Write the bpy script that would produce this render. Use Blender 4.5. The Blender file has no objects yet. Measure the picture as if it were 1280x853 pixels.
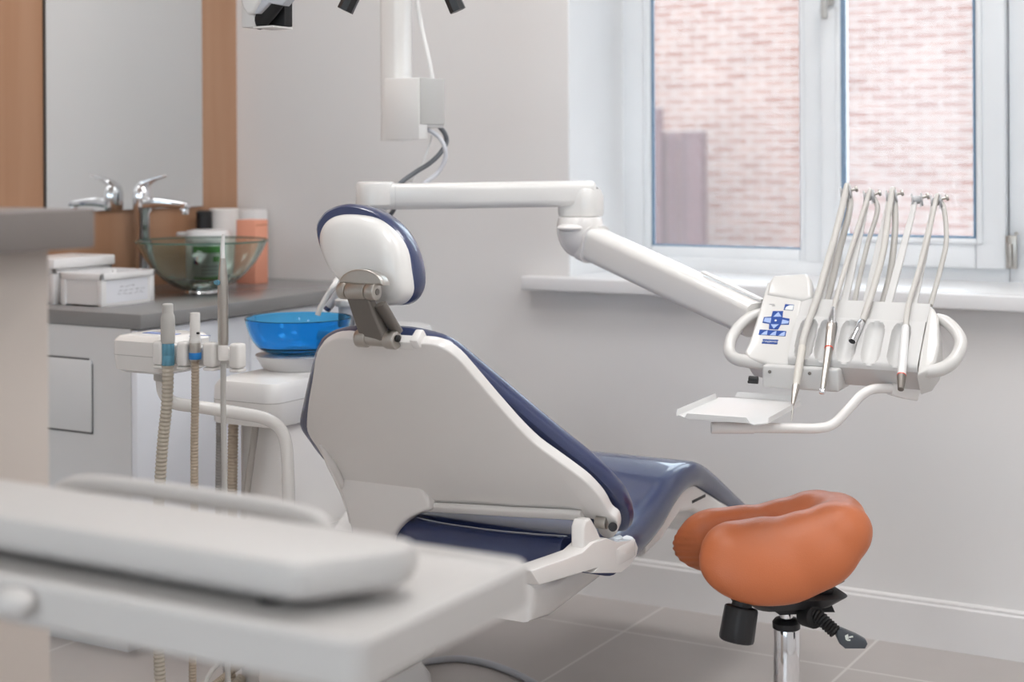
import bpy, bmesh, math, random
from mathutils import Vector as V, Matrix
random.seed(7)
S = bpy.context.scene
COL = S.collection
PI = math.pi

# ------------------------------------------------------------------ camera
F = 1940.0; H0 = 193.0; RL = .005; AY = math.radians(29.9); CZ = 1.2
CR = V((math.cos(AY), math.sin(AY), 0)); CW = V((-math.sin(AY), math.cos(AY), 0)); UP = V((0, 0, 1))
CAM = V((0, 0, CZ))
cd = bpy.data.cameras.new('camera'); cam = bpy.data.objects.new('camera', cd); COL.objects.link(cam)
cd.sensor_width = 36; cd.lens = F / 1280 * 36
cd.shift_y = -(426.5 - H0) / 1280
cd.clip_start = .05
cam.matrix_world = Matrix.Translation(CAM) @ Matrix.Rotation(AY, 4, 'Z') @ Matrix.Rotation(PI/2, 4, 'X') @ Matrix.Rotation(-RL, 4, 'Z')
cd.dof.use_dof = True; cd.dof.focus_distance = 2.9; cd.dof.aperture_fstop = 3.2
S.camera = cam

# ------------------------------------------------------------------ exposure, sky, room lamps
S.view_settings.view_transform = 'Standard'
try: S.view_settings.look = 'None'
except Exception: pass
S.view_settings.exposure = 0.0; S.view_settings.gamma = 1; S.view_settings.use_curve_mapping = False
w = bpy.data.worlds.new('overcast_sky'); S.world = w; w.use_nodes = True
bg = w.node_tree.nodes['Background']; bg.inputs[0].default_value = (.80, .90, 1, 1); bg.inputs[1].default_value = 5.2
LAMP = 14.0
LAMPC = (1, .985, .972)
S.cycles.max_bounces = 10; S.cycles.transparent_max_bounces = 16
S.cycles.sample_clamp_indirect = 6
S.cycles.caustics_reflective = False; S.cycles.caustics_refractive = False

# ------------------------------------------------------------------ pixel -> place
def ray(px, py):
    dx = px - 640; dy = py - H0
    return CW + CR * ((dx - RL * dy) / F) - UP * ((dy + RL * dx) / F)
def P(px, py, Z): return CAM + ray(px, py) * Z
def onx(px, py, x): r = ray(px, py); return CAM + r * (x / r.x)
def ony(px, py, y): r = ray(px, py); return CAM + r * (y / r.y)
def onz(px, py, z): r = ray(px, py); return CAM + r * ((z - CZ) / r.z)
def onp(px, py, p0, n): r = ray(px, py); return CAM + r * ((V(p0) - CAM).dot(n) / r.dot(n))

# ------------------------------------------------------------------ materials
MATS = {}
def mat(name, col, rough=.5, metal=0, coat=0, bump=0, bscale=200, trans=0, ior=1.45, var=.03, vscale=6, spec=.5, alpha=1):
    m = bpy.data.materials.new(name); m.use_nodes = True
    nt = m.node_tree; b = nt.nodes['Principled BSDF']
    b.inputs['Roughness'].default_value = rough; b.inputs['Metallic'].default_value = metal
    b.inputs['Coat Weight'].default_value = coat; b.inputs['Coat Roughness'].default_value = .06
    b.inputs['Transmission Weight'].default_value = trans; b.inputs['IOR'].default_value = ior
    b.inputs['Specular IOR Level'].default_value = spec
    b.inputs['Alpha'].default_value = alpha
    tc = nt.nodes.new('ShaderNodeTexCoord'); nz = nt.nodes.new('ShaderNodeTexNoise')
    nz.inputs['Scale'].default_value = vscale; nt.links.new(tc.outputs['Object'], nz.inputs['Vector'])
    mp = nt.nodes.new('ShaderNodeMixRGB'); mp.blend_type = 'MIX'
    mp.inputs[1].default_value = tuple(c * (1 - var) for c in col) + (1,); mp.inputs[2].default_value = tuple(min(1, c * (1 + var)) for c in col) + (1,)
    nt.links.new(nz.outputs['Fac'], mp.inputs[0]); nt.links.new(mp.outputs[0], b.inputs['Base Color'])
    if bump:
        n2 = nt.nodes.new('ShaderNodeTexNoise'); n2.inputs['Scale'].default_value = bscale; n2.inputs['Detail'].default_value = 3
        nt.links.new(tc.outputs['Object'], n2.inputs['Vector'])
        bp = nt.nodes.new('ShaderNodeBump'); bp.inputs['Strength'].default_value = bump; bp.inputs['Distance'].default_value = .002
        nt.links.new(n2.outputs['Fac'], bp.inputs['Height']); nt.links.new(bp.outputs[0], b.inputs['Normal'])
    MATS[name] = m
    return m
def wood(name, c1, c2, axis_scale):
    m = mat(name, c1, .45)
    nt = m.node_tree; b = nt.nodes['Principled BSDF']
    tc = nt.nodes.new('ShaderNodeTexCoord'); mp = nt.nodes.new('ShaderNodeMapping'); mp.inputs['Scale'].default_value = axis_scale
    nz = nt.nodes.new('ShaderNodeTexNoise'); nz.inputs['Scale'].default_value = 1; nz.inputs['Detail'].default_value = 6; nz.inputs['Distortion'].default_value = .4
    cr = nt.nodes.new('ShaderNodeValToRGB'); cr.color_ramp.elements[0].position = .35; cr.color_ramp.elements[1].position = .68
    cr.color_ramp.elements[0].color = c2 + (1,); cr.color_ramp.elements[1].color = c1 + (1,)
    nt.links.new(tc.outputs['Object'], mp.inputs[0]); nt.links.new(mp.outputs[0], nz.inputs[0]); nt.links.new(nz.outputs['Fac'], cr.inputs[0])
    nt.links.new(cr.outputs[0], b.inputs['Base Color'])
    return m
def brick(name, c1, c2, mortar, bw, bh, msize, offset, rough, loc, vert=False, bump=0):
    m = mat(name, c1, rough)
    nt = m.node_tree; b = nt.nodes['Principled BSDF']
    tc = nt.nodes.new('ShaderNodeTexCoord'); mp = nt.nodes.new('ShaderNodeMapping')
    mp.inputs['Location'].default_value = loc
    if vert: mp.inputs['Rotation'].default_value = (-PI/2, 0, 0)
    br = nt.nodes.new('ShaderNodeTexBrick'); br.offset = offset; br.inputs['Scale'].default_value = 1
    br.inputs['Color1'].default_value = c1 + (1,); br.inputs['Color2'].default_value = c2 + (1,); br.inputs['Mortar'].default_value = mortar + (1,)
    br.inputs['Mortar Size'].default_value = msize; br.inputs['Brick Width'].default_value = bw; br.inputs['Row Height'].default_value = bh
    br.inputs['Mortar Smooth'].default_value = .1
    nt.links.new(tc.outputs['Object'], mp.inputs[0]); nt.links.new(mp.outputs[0], br.inputs['Vector'])
    nz = nt.nodes.new('ShaderNodeTexNoise'); nz.inputs['Scale'].default_value = 2.2; nz.inputs['Detail'].default_value = 5
    nt.links.new(tc.outputs['Object'], nz.inputs['Vector'])
    mx = nt.nodes.new('ShaderNodeMixRGB'); mx.blend_type = 'MULTIPLY'; mx.inputs[0].default_value = .3
    nt.links.new(br.outputs['Color'], mx.inputs[1]); nt.links.new(nz.outputs['Fac'], mx.inputs[2]); nt.links.new(mx.outputs[0], b.inputs['Base Color'])
    return m

M_wall = mat('wall_paint', (.80, .787, .78), .75, var=.012, vscale=2, bump=.05, bscale=60)
M_ceil = mat('ceiling_paint', (.85, .85, .84), .9)
M_floor = brick('floor_tile', (.58, .54, .52), (.61, .565, .54), (.80, .77, .74), .5755, .5755, .0035, 0, .38, (.972, 2.085 + .5755, 0))
M_skirt = mat('skirting', (.80, .785, .78), .5)
M_rev = mat('reveal_paint', (.89, .90, .91), .7)
M_pvc = mat('window_pvc', (.86, .88, .90), .35)
M_gasket = mat('window_gasket', (.16, .27, .40), .5)
M_sill = mat('sill_laminate', (.84, .84, .85), .3)
M_wood = wood('oak_panel', (.47, .275, .172), (.39, .205, .115), (9, 9, .7))
M_mirror = mat('mirror_glass', (.86, .88, .885), .02, 1, var=0)
M_dark = mat('dark_edge', (.06, .055, .05), .5)
M_counter = mat('grey_worktop', (.25, .248, .25), .24, var=.08, vscale=300)
M_counter2 = mat('grey_worktop_brown', (.20, .175, .165), .35, var=.06, vscale=300)
M_cabgrey = mat('cabinet_grey', (.72, .73, .74), .5)
M_cabwinlit = mat('cabinet_white_windowlit', (.86, .89, .95), .35)  # white doors with the window light's blue and brightness put into the colour
M_beige = mat('cabinet_beige', (.56, .50, .455), .5)
M_seam = mat('seam_dark', (.10, .10, .105), .6)
M_shell = mat('shell_plastic', (.83, .805, .785), .25, coat=.35, var=.012)
M_white = mat('white_plastic', (.80, .785, .765), .26, coat=.3, var=.01)
M_whitec = mat('cool_white_plastic', (.77, .765, .76), .3, coat=.2, var=.01)
M_trolley = mat('trolley_plastic', (.57, .55, .535), .4, var=.02)
M_grey = mat('grey_plastic', (.50, .49, .47), .4)
M_panelgrey = mat('panel_grey_plastic', (.61, .60, .59), .38)
M_navy = mat('navy_leather', (.027, .041, .118), .32, bump=.2, bscale=420, coat=.8, var=.12, vscale=20)
M_orange = mat('tan_leather', (.54, .155, .058), .40, bump=.18, bscale=500, var=.06, vscale=8)
M_stitch = mat('stitch_thread', (.42, .12, .05), .7)
M_steel = mat('brushed_steel', (.50, .475, .44), .33, 1, var=.05, vscale=80)
M_steeld = mat('anodised_bronze', (.20, .182, .165), .42, .6)
M_chrome = mat('chrome', (.80, .80, .82), .08, 1, var=0)
M_black = mat('black_plastic', (.016, .016, .018), .42)
M_blackr = mat('black_rubber', (.014, .014, .015), .6)
M_lever = mat('lever_slate', (.075, .085, .10), .35)
M_hose = mat('grey_hose', (.56, .54, .51), .45)
M_roller = mat('roller_grey', (.46, .46, .47), .4)
M_console = mat('console_plastic', (.67, .655, .635), .28, coat=.3, var=.01)
M_hosed = mat('grey_hose_dark', (.42, .39, .36), .5)
M_corr = mat('corrugated_hose', (.46, .385, .30), .55)
M_corrl = mat('corrugated_hose_pale', (.52, .475, .40), .55)
M_corrg = mat('corrugated_hose_grey', (.30, .29, .28), .55)
M_bluering = mat('blue_ring', (.02, .22, .60), .35)
M_teal = mat('teal_ring', (.13, .33, .45), .25, .4)
M_redring = mat('red_ring', (.75, .08, .05), .4)
M_pad = mat('keypad_blue', (.006, .055, .29), .6)
M_padlight = mat('keypad_pale_blue', (.36, .47, .74), .6)
M_ink = mat('print_grey', (.30, .30, .32), .6)
M_inkblue = mat('print_blue', (.22, .28, .52), .5)
M_paper = mat('paper', (.82, .83, .88), .7)
M_bluebowl = mat('blue_glass', (.11, .56, 1.0), .04, trans=.93, ior=1.25, var=0)
M_glassg = mat('green_glass', (.80, .91, .86), .03, trans=1, ior=1.3, var=0)
M_glassrim = mat('green_glass_edge', (.16, .30, .24), .1, trans=.4, ior=1.4, var=0)
M_green = mat('label_green', (.10, .36, .07), .5)
M_labelw = mat('label_white', (.80, .84, .80), .5)
M_peach = mat('peach_card', (.90, .40, .27), .55)
M_boxw = mat('bin_white', (.84, .83, .83), .35)
M_roll = mat('paper_roll', (.84, .81, .79), .85)
M_cable = mat('cable_white', (.80, .80, .79), .4)
M_cabled = mat('cable_grey', (.13, .14, .155), .45)
M_cableb = mat('cable_pale', (.55, .56, .60), .4)
M_brick = brick('outside_brick', (.23, .072, .038), (.34, .185, .14), (.42, .35, .31), .26, .078, .012, .5, .9, (0, 0, 0), vert=True)
M_fence = mat('fence_brown', (.075, .022, .022), .6, var=.2)
M_ground = mat('outside_ground', (.35, .34, .33), .9)
M_cream = mat('cream_plastic', (.62, .59, .54), .35)
M_tealtool = mat('steel_tool', (.50, .47, .44), .32, 1, var=.03)

def emis(name, col, s):
    m = bpy.data.materials.new(name); m.use_nodes = True; nt = m.node_tree; nt.nodes.clear()
    e = nt.nodes.new('ShaderNodeEmission'); e.inputs[0].default_value = col + (1,); e.inputs[1].default_value = s
    o = nt.nodes.new('ShaderNodeOutputMaterial'); nt.links.new(e.outputs[0], o.inputs[0]); return m
M_lamp = emis('lamp_diffuser', LAMPC, LAMP)
def veiled(name, veil):  # mixes a mottled white translucent veil into clear glass
    m = bpy.data.materials.new(name); m.use_nodes = True; nt = m.node_tree; nt.nodes.clear()
    o = nt.nodes.new('ShaderNodeOutputMaterial')
    tr = nt.nodes.new('ShaderNodeBsdfTransparent'); tr.inputs[0].default_value = (.96, .98, .98, 1)
    gl = nt.nodes.new('ShaderNodeBsdfGlossy'); gl.inputs['Roughness'].default_value = .02
    tl = nt.nodes.new('ShaderNodeBsdfTranslucent'); tl.inputs[0].default_value = (.97, .96, .97, 1)
    fr = nt.nodes.new('ShaderNodeFresnel'); fr.inputs[0].default_value = 1.35
    a = nt.nodes.new('ShaderNodeMixShader'); b = nt.nodes.new('ShaderNodeMixShader')
    tc = nt.nodes.new('ShaderNodeTexCoord'); nz = nt.nodes.new('ShaderNodeTexNoise'); nz.inputs['Scale'].default_value = 2.5; nz.inputs['Detail'].default_value = 4
    mr = nt.nodes.new('ShaderNodeMapRange'); mr.inputs['To Min'].default_value = veil * .75; mr.inputs['To Max'].default_value = veil * 1.25
    nt.links.new(tc.outputs['Object'], nz.inputs[0]); nt.links.new(nz.outputs['Fac'], mr.inputs['Value'])
    nt.links.new(fr.outputs[0], a.inputs[0]); nt.links.new(tr.outputs[0], a.inputs[1]); nt.links.new(gl.outputs[0], a.inputs[2])
    nt.links.new(mr.outputs[0], b.inputs[0]); nt.links.new(a.outputs[0], b.inputs[1]); nt.links.new(tl.outputs[0], b.inputs[2])
    nt.links.new(b.outputs[0], o.inputs[0]); return m
M_pane = veiled('pane_veiled', .09)
M_pane2 = veiled('pane_hazy', .135)

# ------------------------------------------------------------------ object helpers
WM = {}
def thing(name, label, cat, loc=(0, 0, 0), group=None):
    o = bpy.data.objects.new(name, None); COL.objects.link(o); o.location = loc
    o.empty_display_size = .05
    o['label'] = label; o['category'] = cat
    if group: o['group'] = group
    WM[o.name] = Matrix.Translation(V(loc)); return o
def tag(o, label, cat, group=None):
    o['label'] = label; o['category'] = cat
    if group: o['group'] = group
    return o
def obj(name, bm, m, parent=None, label=None, angle=38, mods=()):
    if not isinstance(bm, bmesh.types.BMesh): raise TypeError(name)
    bmesh.ops.recalc_face_normals(bm, faces=bm.faces[:])
    loc = None
    if parent is None:
        xs = [v.co for v in bm.verts]
        c = V((sum(v.x for v in xs) / len(xs), sum(v.y for v in xs) / len(xs), min(v.z for v in xs)))
        M = Matrix.Translation(c)
    else: M = WM[parent.name]
    bm.transform(M.inverted())
    me = bpy.data.meshes.new(name); bm.to_mesh(me); bm.free()
    for p in me.polygons: p.use_smooth = True
    me.set_sharp_from_angle(angle=math.radians(angle))
    me.materials.append(m)
    o = bpy.data.objects.new(name, me); COL.objects.link(o)
    if parent is None: o.matrix_world = M
    else: o.parent = parent
    WM[o.name] = M
    if label: o['label'] = label
    for k in mods: k(o)
    return o
def struct(name, bm, m, **k):
    o = obj(name, bm, m, **k)
    if o.parent is None: o['kind'] = 'structure'
    return o
def new(): return bmesh.new()
def merge(dst, src):
    me = bpy.data.meshes.new('tmp'); src.to_mesh(me); src.free(); dst.from_mesh(me); bpy.data.meshes.remove(me); return dst
def box(c, s, bev=0, seg=2, ax=None, bm=None):
    t = new(); bmesh.ops.create_cube(t, size=1)
    for v in t.verts: v.co = V((v.co.x * s[0], v.co.y * s[1], v.co.z * s[2]))
    if bev: bmesh.ops.bevel(t, geom=t.edges[:], offset=bev, segments=seg, profile=.5, affect='EDGES')
    c = V(c)
    for v in t.verts:
        v.co = (ax[0] * v.co.x + ax[1] * v.co.y + ax[2] * v.co.z if ax else v.co) + c
    return merge(bm, t) if bm is not None else t
def bx(x0, x1, y0, y1, z0, z1, bev=0, seg=2, bm=None):
    return box(((x0+x1)/2, (y0+y1)/2, (z0+z1)/2), (abs(x1-x0), abs(y1-y0), abs(z1-z0)), bev, seg, None, bm)
def catmull(pts, sub=6, closed=False):
    pts = [V(p) for p in pts]; n = len(pts); out = []
    rng = range(n) if closed else range(n - 1)
    for i in rng:
        if closed: p0, p1, p2, p3 = pts[(i-1) % n], pts[i], pts[(i+1) % n], pts[(i+2) % n]
        else: p0, p1, p2, p3 = pts[max(i-1, 0)], pts[i], pts[i+1], pts[min(i+2, n-1)]
        for k in range(sub):
            t = k / sub
            out.append(.5 * ((2*p1) + (p2-p0)*t + (2*p0-5*p1+4*p2-p3)*t*t + (3*p1-p0-3*p2+p3)*t**3))
    if not closed: out.append(pts[-1])
    return out
def lerp_list(vals, n):
    if not isinstance(vals, (list, tuple)): return [vals] * n
    out = []
    for i in range(n):
        t = i / max(1, n-1) * (len(vals)-1); k = min(int(t), len(vals)-2)
        f = t-k; a, c = vals[k], vals[k+1]
        out.append(tuple(x + (y-x)*f for x, y in zip(a, c)) if isinstance(a, tuple) else a + (c-a)*f)
    return out
def loft(rings, bm=None, cap=True):
    t = new(); vr = [[t.verts.new(p) for p in r] for r in rings]; n = len(rings[0])
    for a, b in zip(vr, vr[1:]):
        for i in range(n): t.faces.new((a[i], a[(i+1) % n], b[(i+1) % n], b[i]))
    if cap: t.faces.new(vr[0][::-1]); t.faces.new(vr[-1])
    return merge(bm, t) if bm is not None else t
def tube(pts, r, n=14, sub=6, smooth=True, bm=None, flat=None, cap=True):
    p = catmull(pts, sub) if smooth and len(pts) > 2 else [V(q) for q in pts]
    rs = lerp_list(r, len(p)); rings = []
    t0 = (p[1]-p[0]).normalized(); nrm = t0.orthogonal().normalized()
    if flat is not None: nrm = (flat - t0 * flat.dot(t0)).normalized()
    for i, q in enumerate(p):
        tg = (p[min(i+1, len(p)-1)] - p[max(i-1, 0)]).normalized()
        base = flat if flat is not None else nrm
        nrm = (base - tg * base.dot(tg)).normalized(); bi = tg.cross(nrm)
        rr = rs[i] if isinstance(rs[i], tuple) else (rs[i], rs[i])
        rings.append([q + nrm * (math.cos(a) * rr[0]) + bi * (math.sin(a) * rr[1]) for a in [2*PI*k/n for k in range(n)]])
    return loft(rings, bm, cap)
def rrect(wd, h, r, k=4):
    out = []
    for cx, cy, a0 in ((wd/2-r, h/2-r, 0), (-wd/2+r, h/2-r, PI/2), (-wd/2+r, -h/2+r, PI), (wd/2-r, -h/2+r, 1.5*PI)):
        for i in range(k+1):
            a = a0 + PI/2*i/k; out.append((cx + r*math.cos(a), cy + r*math.sin(a)))
    return out
def sweep(pts, sect, up=UP, sub=6, smooth=True, bm=None, scale=None, end_round=0):
    p = catmull(pts, sub) if smooth and len(pts) > 2 else [V(q) for q in pts]
    sc = lerp_list(scale if scale else 1.0, len(p)); rings = []
    tang = [(p[min(i+1, len(p)-1)] - p[max(i-1, 0)]).normalized() for i in range(len(p))]
    def ring(q, tg, s):
        sd = V(tg).cross(V(up)).normalized(); u2 = sd.cross(tg).normalized()
        return [q + sd * (x*s) + u2 * (y*s) for x, y in sect]
    if end_round:
        for k in (3, 2, 1):
            a = k/3 * PI/2*.93; rings.append(ring(p[0] - tang[0]*end_round*math.sin(a), tang[0], sc[0]*(1-(1-math.cos(a))*.5)))
    for q, tg, s in zip(p, tang, sc): rings.append(ring(q, tg, s))
    if end_round:
        for k in (1, 2, 3):
            a = k/3 * PI/2*.93; rings.append(ring(p[-1] + tang[-1]*end_round*math.sin(a), tang[-1], sc[-1]*(1-(1-math.cos(a))*.5)))
    return loft(rings, bm)
def lathe(prof, o, axis=UP, n=32, bm=None, cap=True):
    axis = V(axis).normalized(); a = axis.orthogonal().normalized(); b = axis.cross(a); o = V(o)
    return loft([[o + axis*z + a*(r*math.cos(2*PI*k/n)) + b*(r*math.sin(2*PI*k/n)) for k in range(n)] for r, z in prof], bm, cap)
def cyl(p, q, r, n=24, bev=0, bm=None, r2=None):
    p = V(p); q = V(q); L = (q-p).length; r2 = r if r2 is None else r2
    b = min(bev, L*.4)
    pr = [(r-b, 0), (r-b*.3, b*.3), (r, b), (r2, L-b), (r2-b*.3, L-b*.3), (r2-b, L)] if b else [(r, 0), (r2, L)]
    return lathe(pr, p, (q-p), n, bm)
def prism(outl, ext, bev=0, seg=3, bm=None):
    t = new(); vs = [t.verts.new(V(p)) for p in outl]; f = t.faces.new(vs)
    r = bmesh.ops.extrude_face_region(t, geom=[f])
    for e in r['geom']:
        if isinstance(e, bmesh.types.BMVert): e.co += V(ext)
    bmesh.ops.recalc_face_normals(t, faces=t.faces[:])
    if bev:
        caps = [fc for fc in t.faces if len(fc.verts) == len(outl)]
        ed = list({e for fc in caps for e in fc.edges})
        bmesh.ops.bevel(t, geom=ed, offset=bev, segments=seg, profile=.5, affect='EDGES', clamp_overlap=True)
    return merge(bm, t) if bm is not None else t
def ellipsoid(c, axes, bm=None, n=24):
    t = new(); bmesh.ops.create_uvsphere(t, u_segments=n, v_segments=n//2, radius=1)
    for v in t.verts: v.co = V(c) + axes[0]*v.co.x + axes[1]*v.co.y + axes[2]*v.co.z
    return merge(bm, t) if bm is not None else t
def remesh(bm, vox, smooth=6):
    me = bpy.data.meshes.new('tmp'); bm.to_mesh(me); bm.free(); o = bpy.data.objects.new('tmp', me); COL.objects.link(o)
    k = o.modifiers.new('r', 'REMESH'); k.mode = 'VOXEL'; k.voxel_size = vox
    s = o.modifiers.new('s', 'SMOOTH'); s.factor = .5; s.iterations = smooth
    dg = bpy.context.evaluated_depsgraph_get(); dg.update()
    m2 = bpy.data.meshes.new_from_object(o.evaluated_get(dg)); out = new(); out.from_mesh(m2)
    bpy.data.objects.remove(o); bpy.data.meshes.remove(me); bpy.data.meshes.remove(m2); return out
def text_bm(s, size, o, ex, ey, thick=.0004):
    c = bpy.data.curves.new('tmp', 'FONT'); c.body = s; c.size = size; c.align_x = 'CENTER'; c.align_y = 'CENTER'
    ob = bpy.data.objects.new('tmp', c); COL.objects.link(ob)
    dg = bpy.context.evaluated_depsgraph_get(); dg.update()
    me = bpy.data.meshes.new_from_object(ob.evaluated_get(dg)); t = new(); t.from_mesh(me)
    bpy.data.objects.remove(ob); bpy.data.curves.remove(c); bpy.data.meshes.remove(me)
    ex = V(ex).normalized(); ey = V(ey).normalized()
    for v in t.verts: v.co = V(o) + ex*v.co.x + ey*v.co.y
    return t
def subsurf(n=2):
    def f(o): k = o.modifiers.new('subdivision', 'SUBSURF'); k.levels = n; k.render_levels = n
    return f

# ================================================================== SETTING
D = 3.77; WX = -3.165; RX = 1.7; RY = -3.4; CH = 2.85; RD = 4.14   # back wall, left wall, right wall, rear wall, ceiling, window plane
struct('floor', bx(WX-.2, RX+.2, RY-.2, RD+.3, -.1, 0), M_floor)
struct('ceiling', bx(WX-.2, RX+.2, RY-.2, RD+.3, CH, CH+.1), M_ceil)
WL, WR, WB, WT = -1.99, -.70, .86, 2.45
b = bx(WX-.2, WL, D, RD+.1, 0, CH); bx(WR, RX+.2, D, RD+.1, 0, CH, bm=b); bx(WL, WR, D, RD+.1, 0, WB-.03, bm=b); bx(WL, WR, D, RD+.1, WT, CH, bm=b)
struct('wall_back', b, M_wall)
b = bx(WL, WL+.004, D+.001, RD-.03, WB, WT); bx(WR-.004, WR, D+.001, RD-.03, WB, WT, bm=b); bx(WL, WR, D+.001, RD-.03, WT-.004, WT, bm=b)
struct('trim_1', b, M_rev)['label'] = 'white plastered reveal around the window'
struct('wall_left', bx(WX-.2, WX, RY, D, 0, CH), M_wall)
struct('wall_right', bx(RX, RX+.2, RY, D, 0, CH), M_wall)
VX0, VX1, VZ0, VZ1 = -2.2, 1.5, .80, 2.6       # added window behind the viewer, brings daylight onto viewer-facing surfaces
b = bx(WX, VX0, RY-.2, RY, 0, CH); bx(VX1, RX, RY-.2, RY, 0, CH, bm=b); bx(VX0, VX1, RY-.2, RY, 0, VZ0, bm=b); bx(VX0, VX1, RY-.2, RY, VZ1, CH, bm=b)
struct('wall_rear', b, M_wall)
b = bx(VX0, VX0+.06, RY-.17, RY-.1, VZ0, VZ1, .004); bx(VX1-.06, VX1, RY-.17, RY-.1, VZ0, VZ1, .004, bm=b); bx(VX0, VX1, RY-.17, RY-.1, VZ0, VZ0+.06, .004, bm=b); bx(VX0, VX1, RY-.17, RY-.1, VZ1-.06, VZ1, .004, bm=b)
bx(-.23, -.17, RY-.17, RY-.1, VZ0, VZ1, .004, bm=b)
w2 = struct('added_rear_window', b, M_pvc, label='wide plastic window added behind the viewer for fill daylight')
obj('pane', bx(VX0+.05, VX1-.05, RY-.14, RY-.135, VZ0+.05, VZ1-.05), M_pane, w2)
struct('ground_rear', bx(-12, 12, -18, RY-.25, -1.1, -1.0), M_ground)
# skirting with a moulded top
pr = [(0, 0), (0, .116), (-.006, .116), (-.010, .112), (-.010, .106), (-.014, .102), (-.015, 0)]
struct('baseboard_back', loft([[V((x, D + a, z)) for a, z in pr] for x in (-2.59, RX)]), M_skirt)
struct('trim_2', bx(WX, WX+.008, 1.34, D, .80, CH), M_wood)['label'] = 'oak laminate cladding on the sink wall'

# window
b = bx(WL, -1.925, RD-.03, RD+.05, WB, WT, .004); bx(-.884, WR, RD-.03, RD+.05, WB, WT, .004, bm=b)
bx(-1.925, -.884, RD-.03, RD+.05, WB, .899, .004, bm=b); bx(-1.925, -.884, RD-.03, RD+.05, WT-.06, WT, .004, bm=b)
bx(-1.432, -1.375, RD-.03, RD+.05, .8985, WT-.06, .004, bm=b)
win = struct('window_1', b, M_pvc, label='white two-pane plastic window over the sill')
# fixed left pane beads
def ringframe(x0, x1, z0, z1, wd, y0, y1, bev=.004):
    t = bx(x0, x0+wd, y0, y1, z0, z1, bev); bx(x1-wd, x1, y0, y1, z0, z1, bev, bm=t)
    bx(x0+wd, x1-wd, y0, y1, z0, z0+wd, bev, bm=t); bx(x0+wd, x1-wd, y0, y1, z1-wd, z1, bev, bm=t); return t
obj('glazing_bead', ringframe(-1.927, -1.43, .883, WT-.055, .022, RD-.018, RD+.02, .005), M_pvc, win)
obj('bottom_bead', bx(-1.905, -1.452, RD-.02, RD+.02, .90, .932, .006), M_pvc, win)
obj('gasket', ringframe(-1.909, -1.448, .930, WT-.075, .006, RD-.010, RD+.01, 0), M_gasket, win, 'dark blue rubber gasket')
obj('pane', bx(-1.908, -1.449, RD+.002, RD+.006, .93, WT-.07), M_pane, win, 'clear glass with a thin white veil')
b = bx(-1.379, -1.322, RD-.055, RD+.02, .897, WT-.05, .006); bx(-.965, -.888, RD-.055, RD+.02, .897, WT-.05, .006, bm=b)
bx(-1.322, -.965, RD-.055, RD+.02, .897, .975, .006, bm=b); bx(-1.322, -.965, RD-.055, RD+.02, WT-.13, WT-.05, .006, bm=b)
sash = obj('sash', b, M_pvc, win)
obj('sash_bead', ringframe(-1.336, -.945, .960, WT-.10, .016, RD-.063, RD-.02, .006), M_pvc, sash)
obj('sash_gasket', ringframe(-1.323, -.964, .975, WT-.12, .005, RD-.058, RD-.02, 0), M_gasket, sash, 'dark blue rubber gasket')
obj('sash_pane', bx(-1.322, -.965, RD-.03, RD-.026, .976, WT-.12), M_pane2, sash, 'hazy glass')
b = bx(-1.366, -1.338, RD-.068, RD-.055, 1.60, 1.68, .004); bx(-1.360, -1.344, RD-.10, RD-.066, 1.625, 1.645, .004, bm=b); bx(-1.361, -1.343, RD-.105, RD-.09, 1.56, 1.66, .005, bm=b)
obj('window_handle', b, M_grey, sash, 'grey turning handle')
b = cyl((-.876, RD-.062, .905), (-.876, RD-.062, .965), .008, 14, .002); bx(-.888, -.86, RD-.06, RD-.05, .90, .985, .003, bm=b); cyl((-.862, RD-.056, .99), (-.862, RD-.05, .99), .005, 10, bm=b)
obj('hinge', b, M_steel, win)
b = bx(-2.111, RX, D-.055, D, .826, .864, .005, 3); bx(WL, WR, D-.01, RD-.03, .834, .864, .001, bm=b)
struct('trim_3', b, M_sill)['label'] = 'deep white window sill board'

# outside
struct('wall_outside', bx(-14, 6, 14, 14.3, -2, 5), M_brick)['label'] = 'red brick wall across the yard outside'
struct('ground_outside', bx(-16, 8, 4.3, 14, -1.1, -1.0), M_ground)
fb = new(); x = -7.6
while x < -5.52:
    bx(x, x+.10, 12.98, 13.0, -.95, 1.395, bm=fb); x += .118
bx(-7.6, -5.47, 13.0, 13.05, 1.24, 1.30, bm=fb); bx(-7.6, -5.47, 13.0, 13.05, -.6, -.54, bm=fb)
fn = thing('metal_fence', 'dark brown slatted metal fence against the brick wall outside the left pane', 'fence', (-6.5, 13, -1))
obj('slats', fb, M_fence, fn); obj('post', bx(-5.60, -5.46, 12.9, 13.04, -1, 1.40, .01), M_fence, fn); obj('post', bx(-6.02, -5.86, 12.93, 12.975, -1, 1.62, .01), M_fence, fn)

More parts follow.
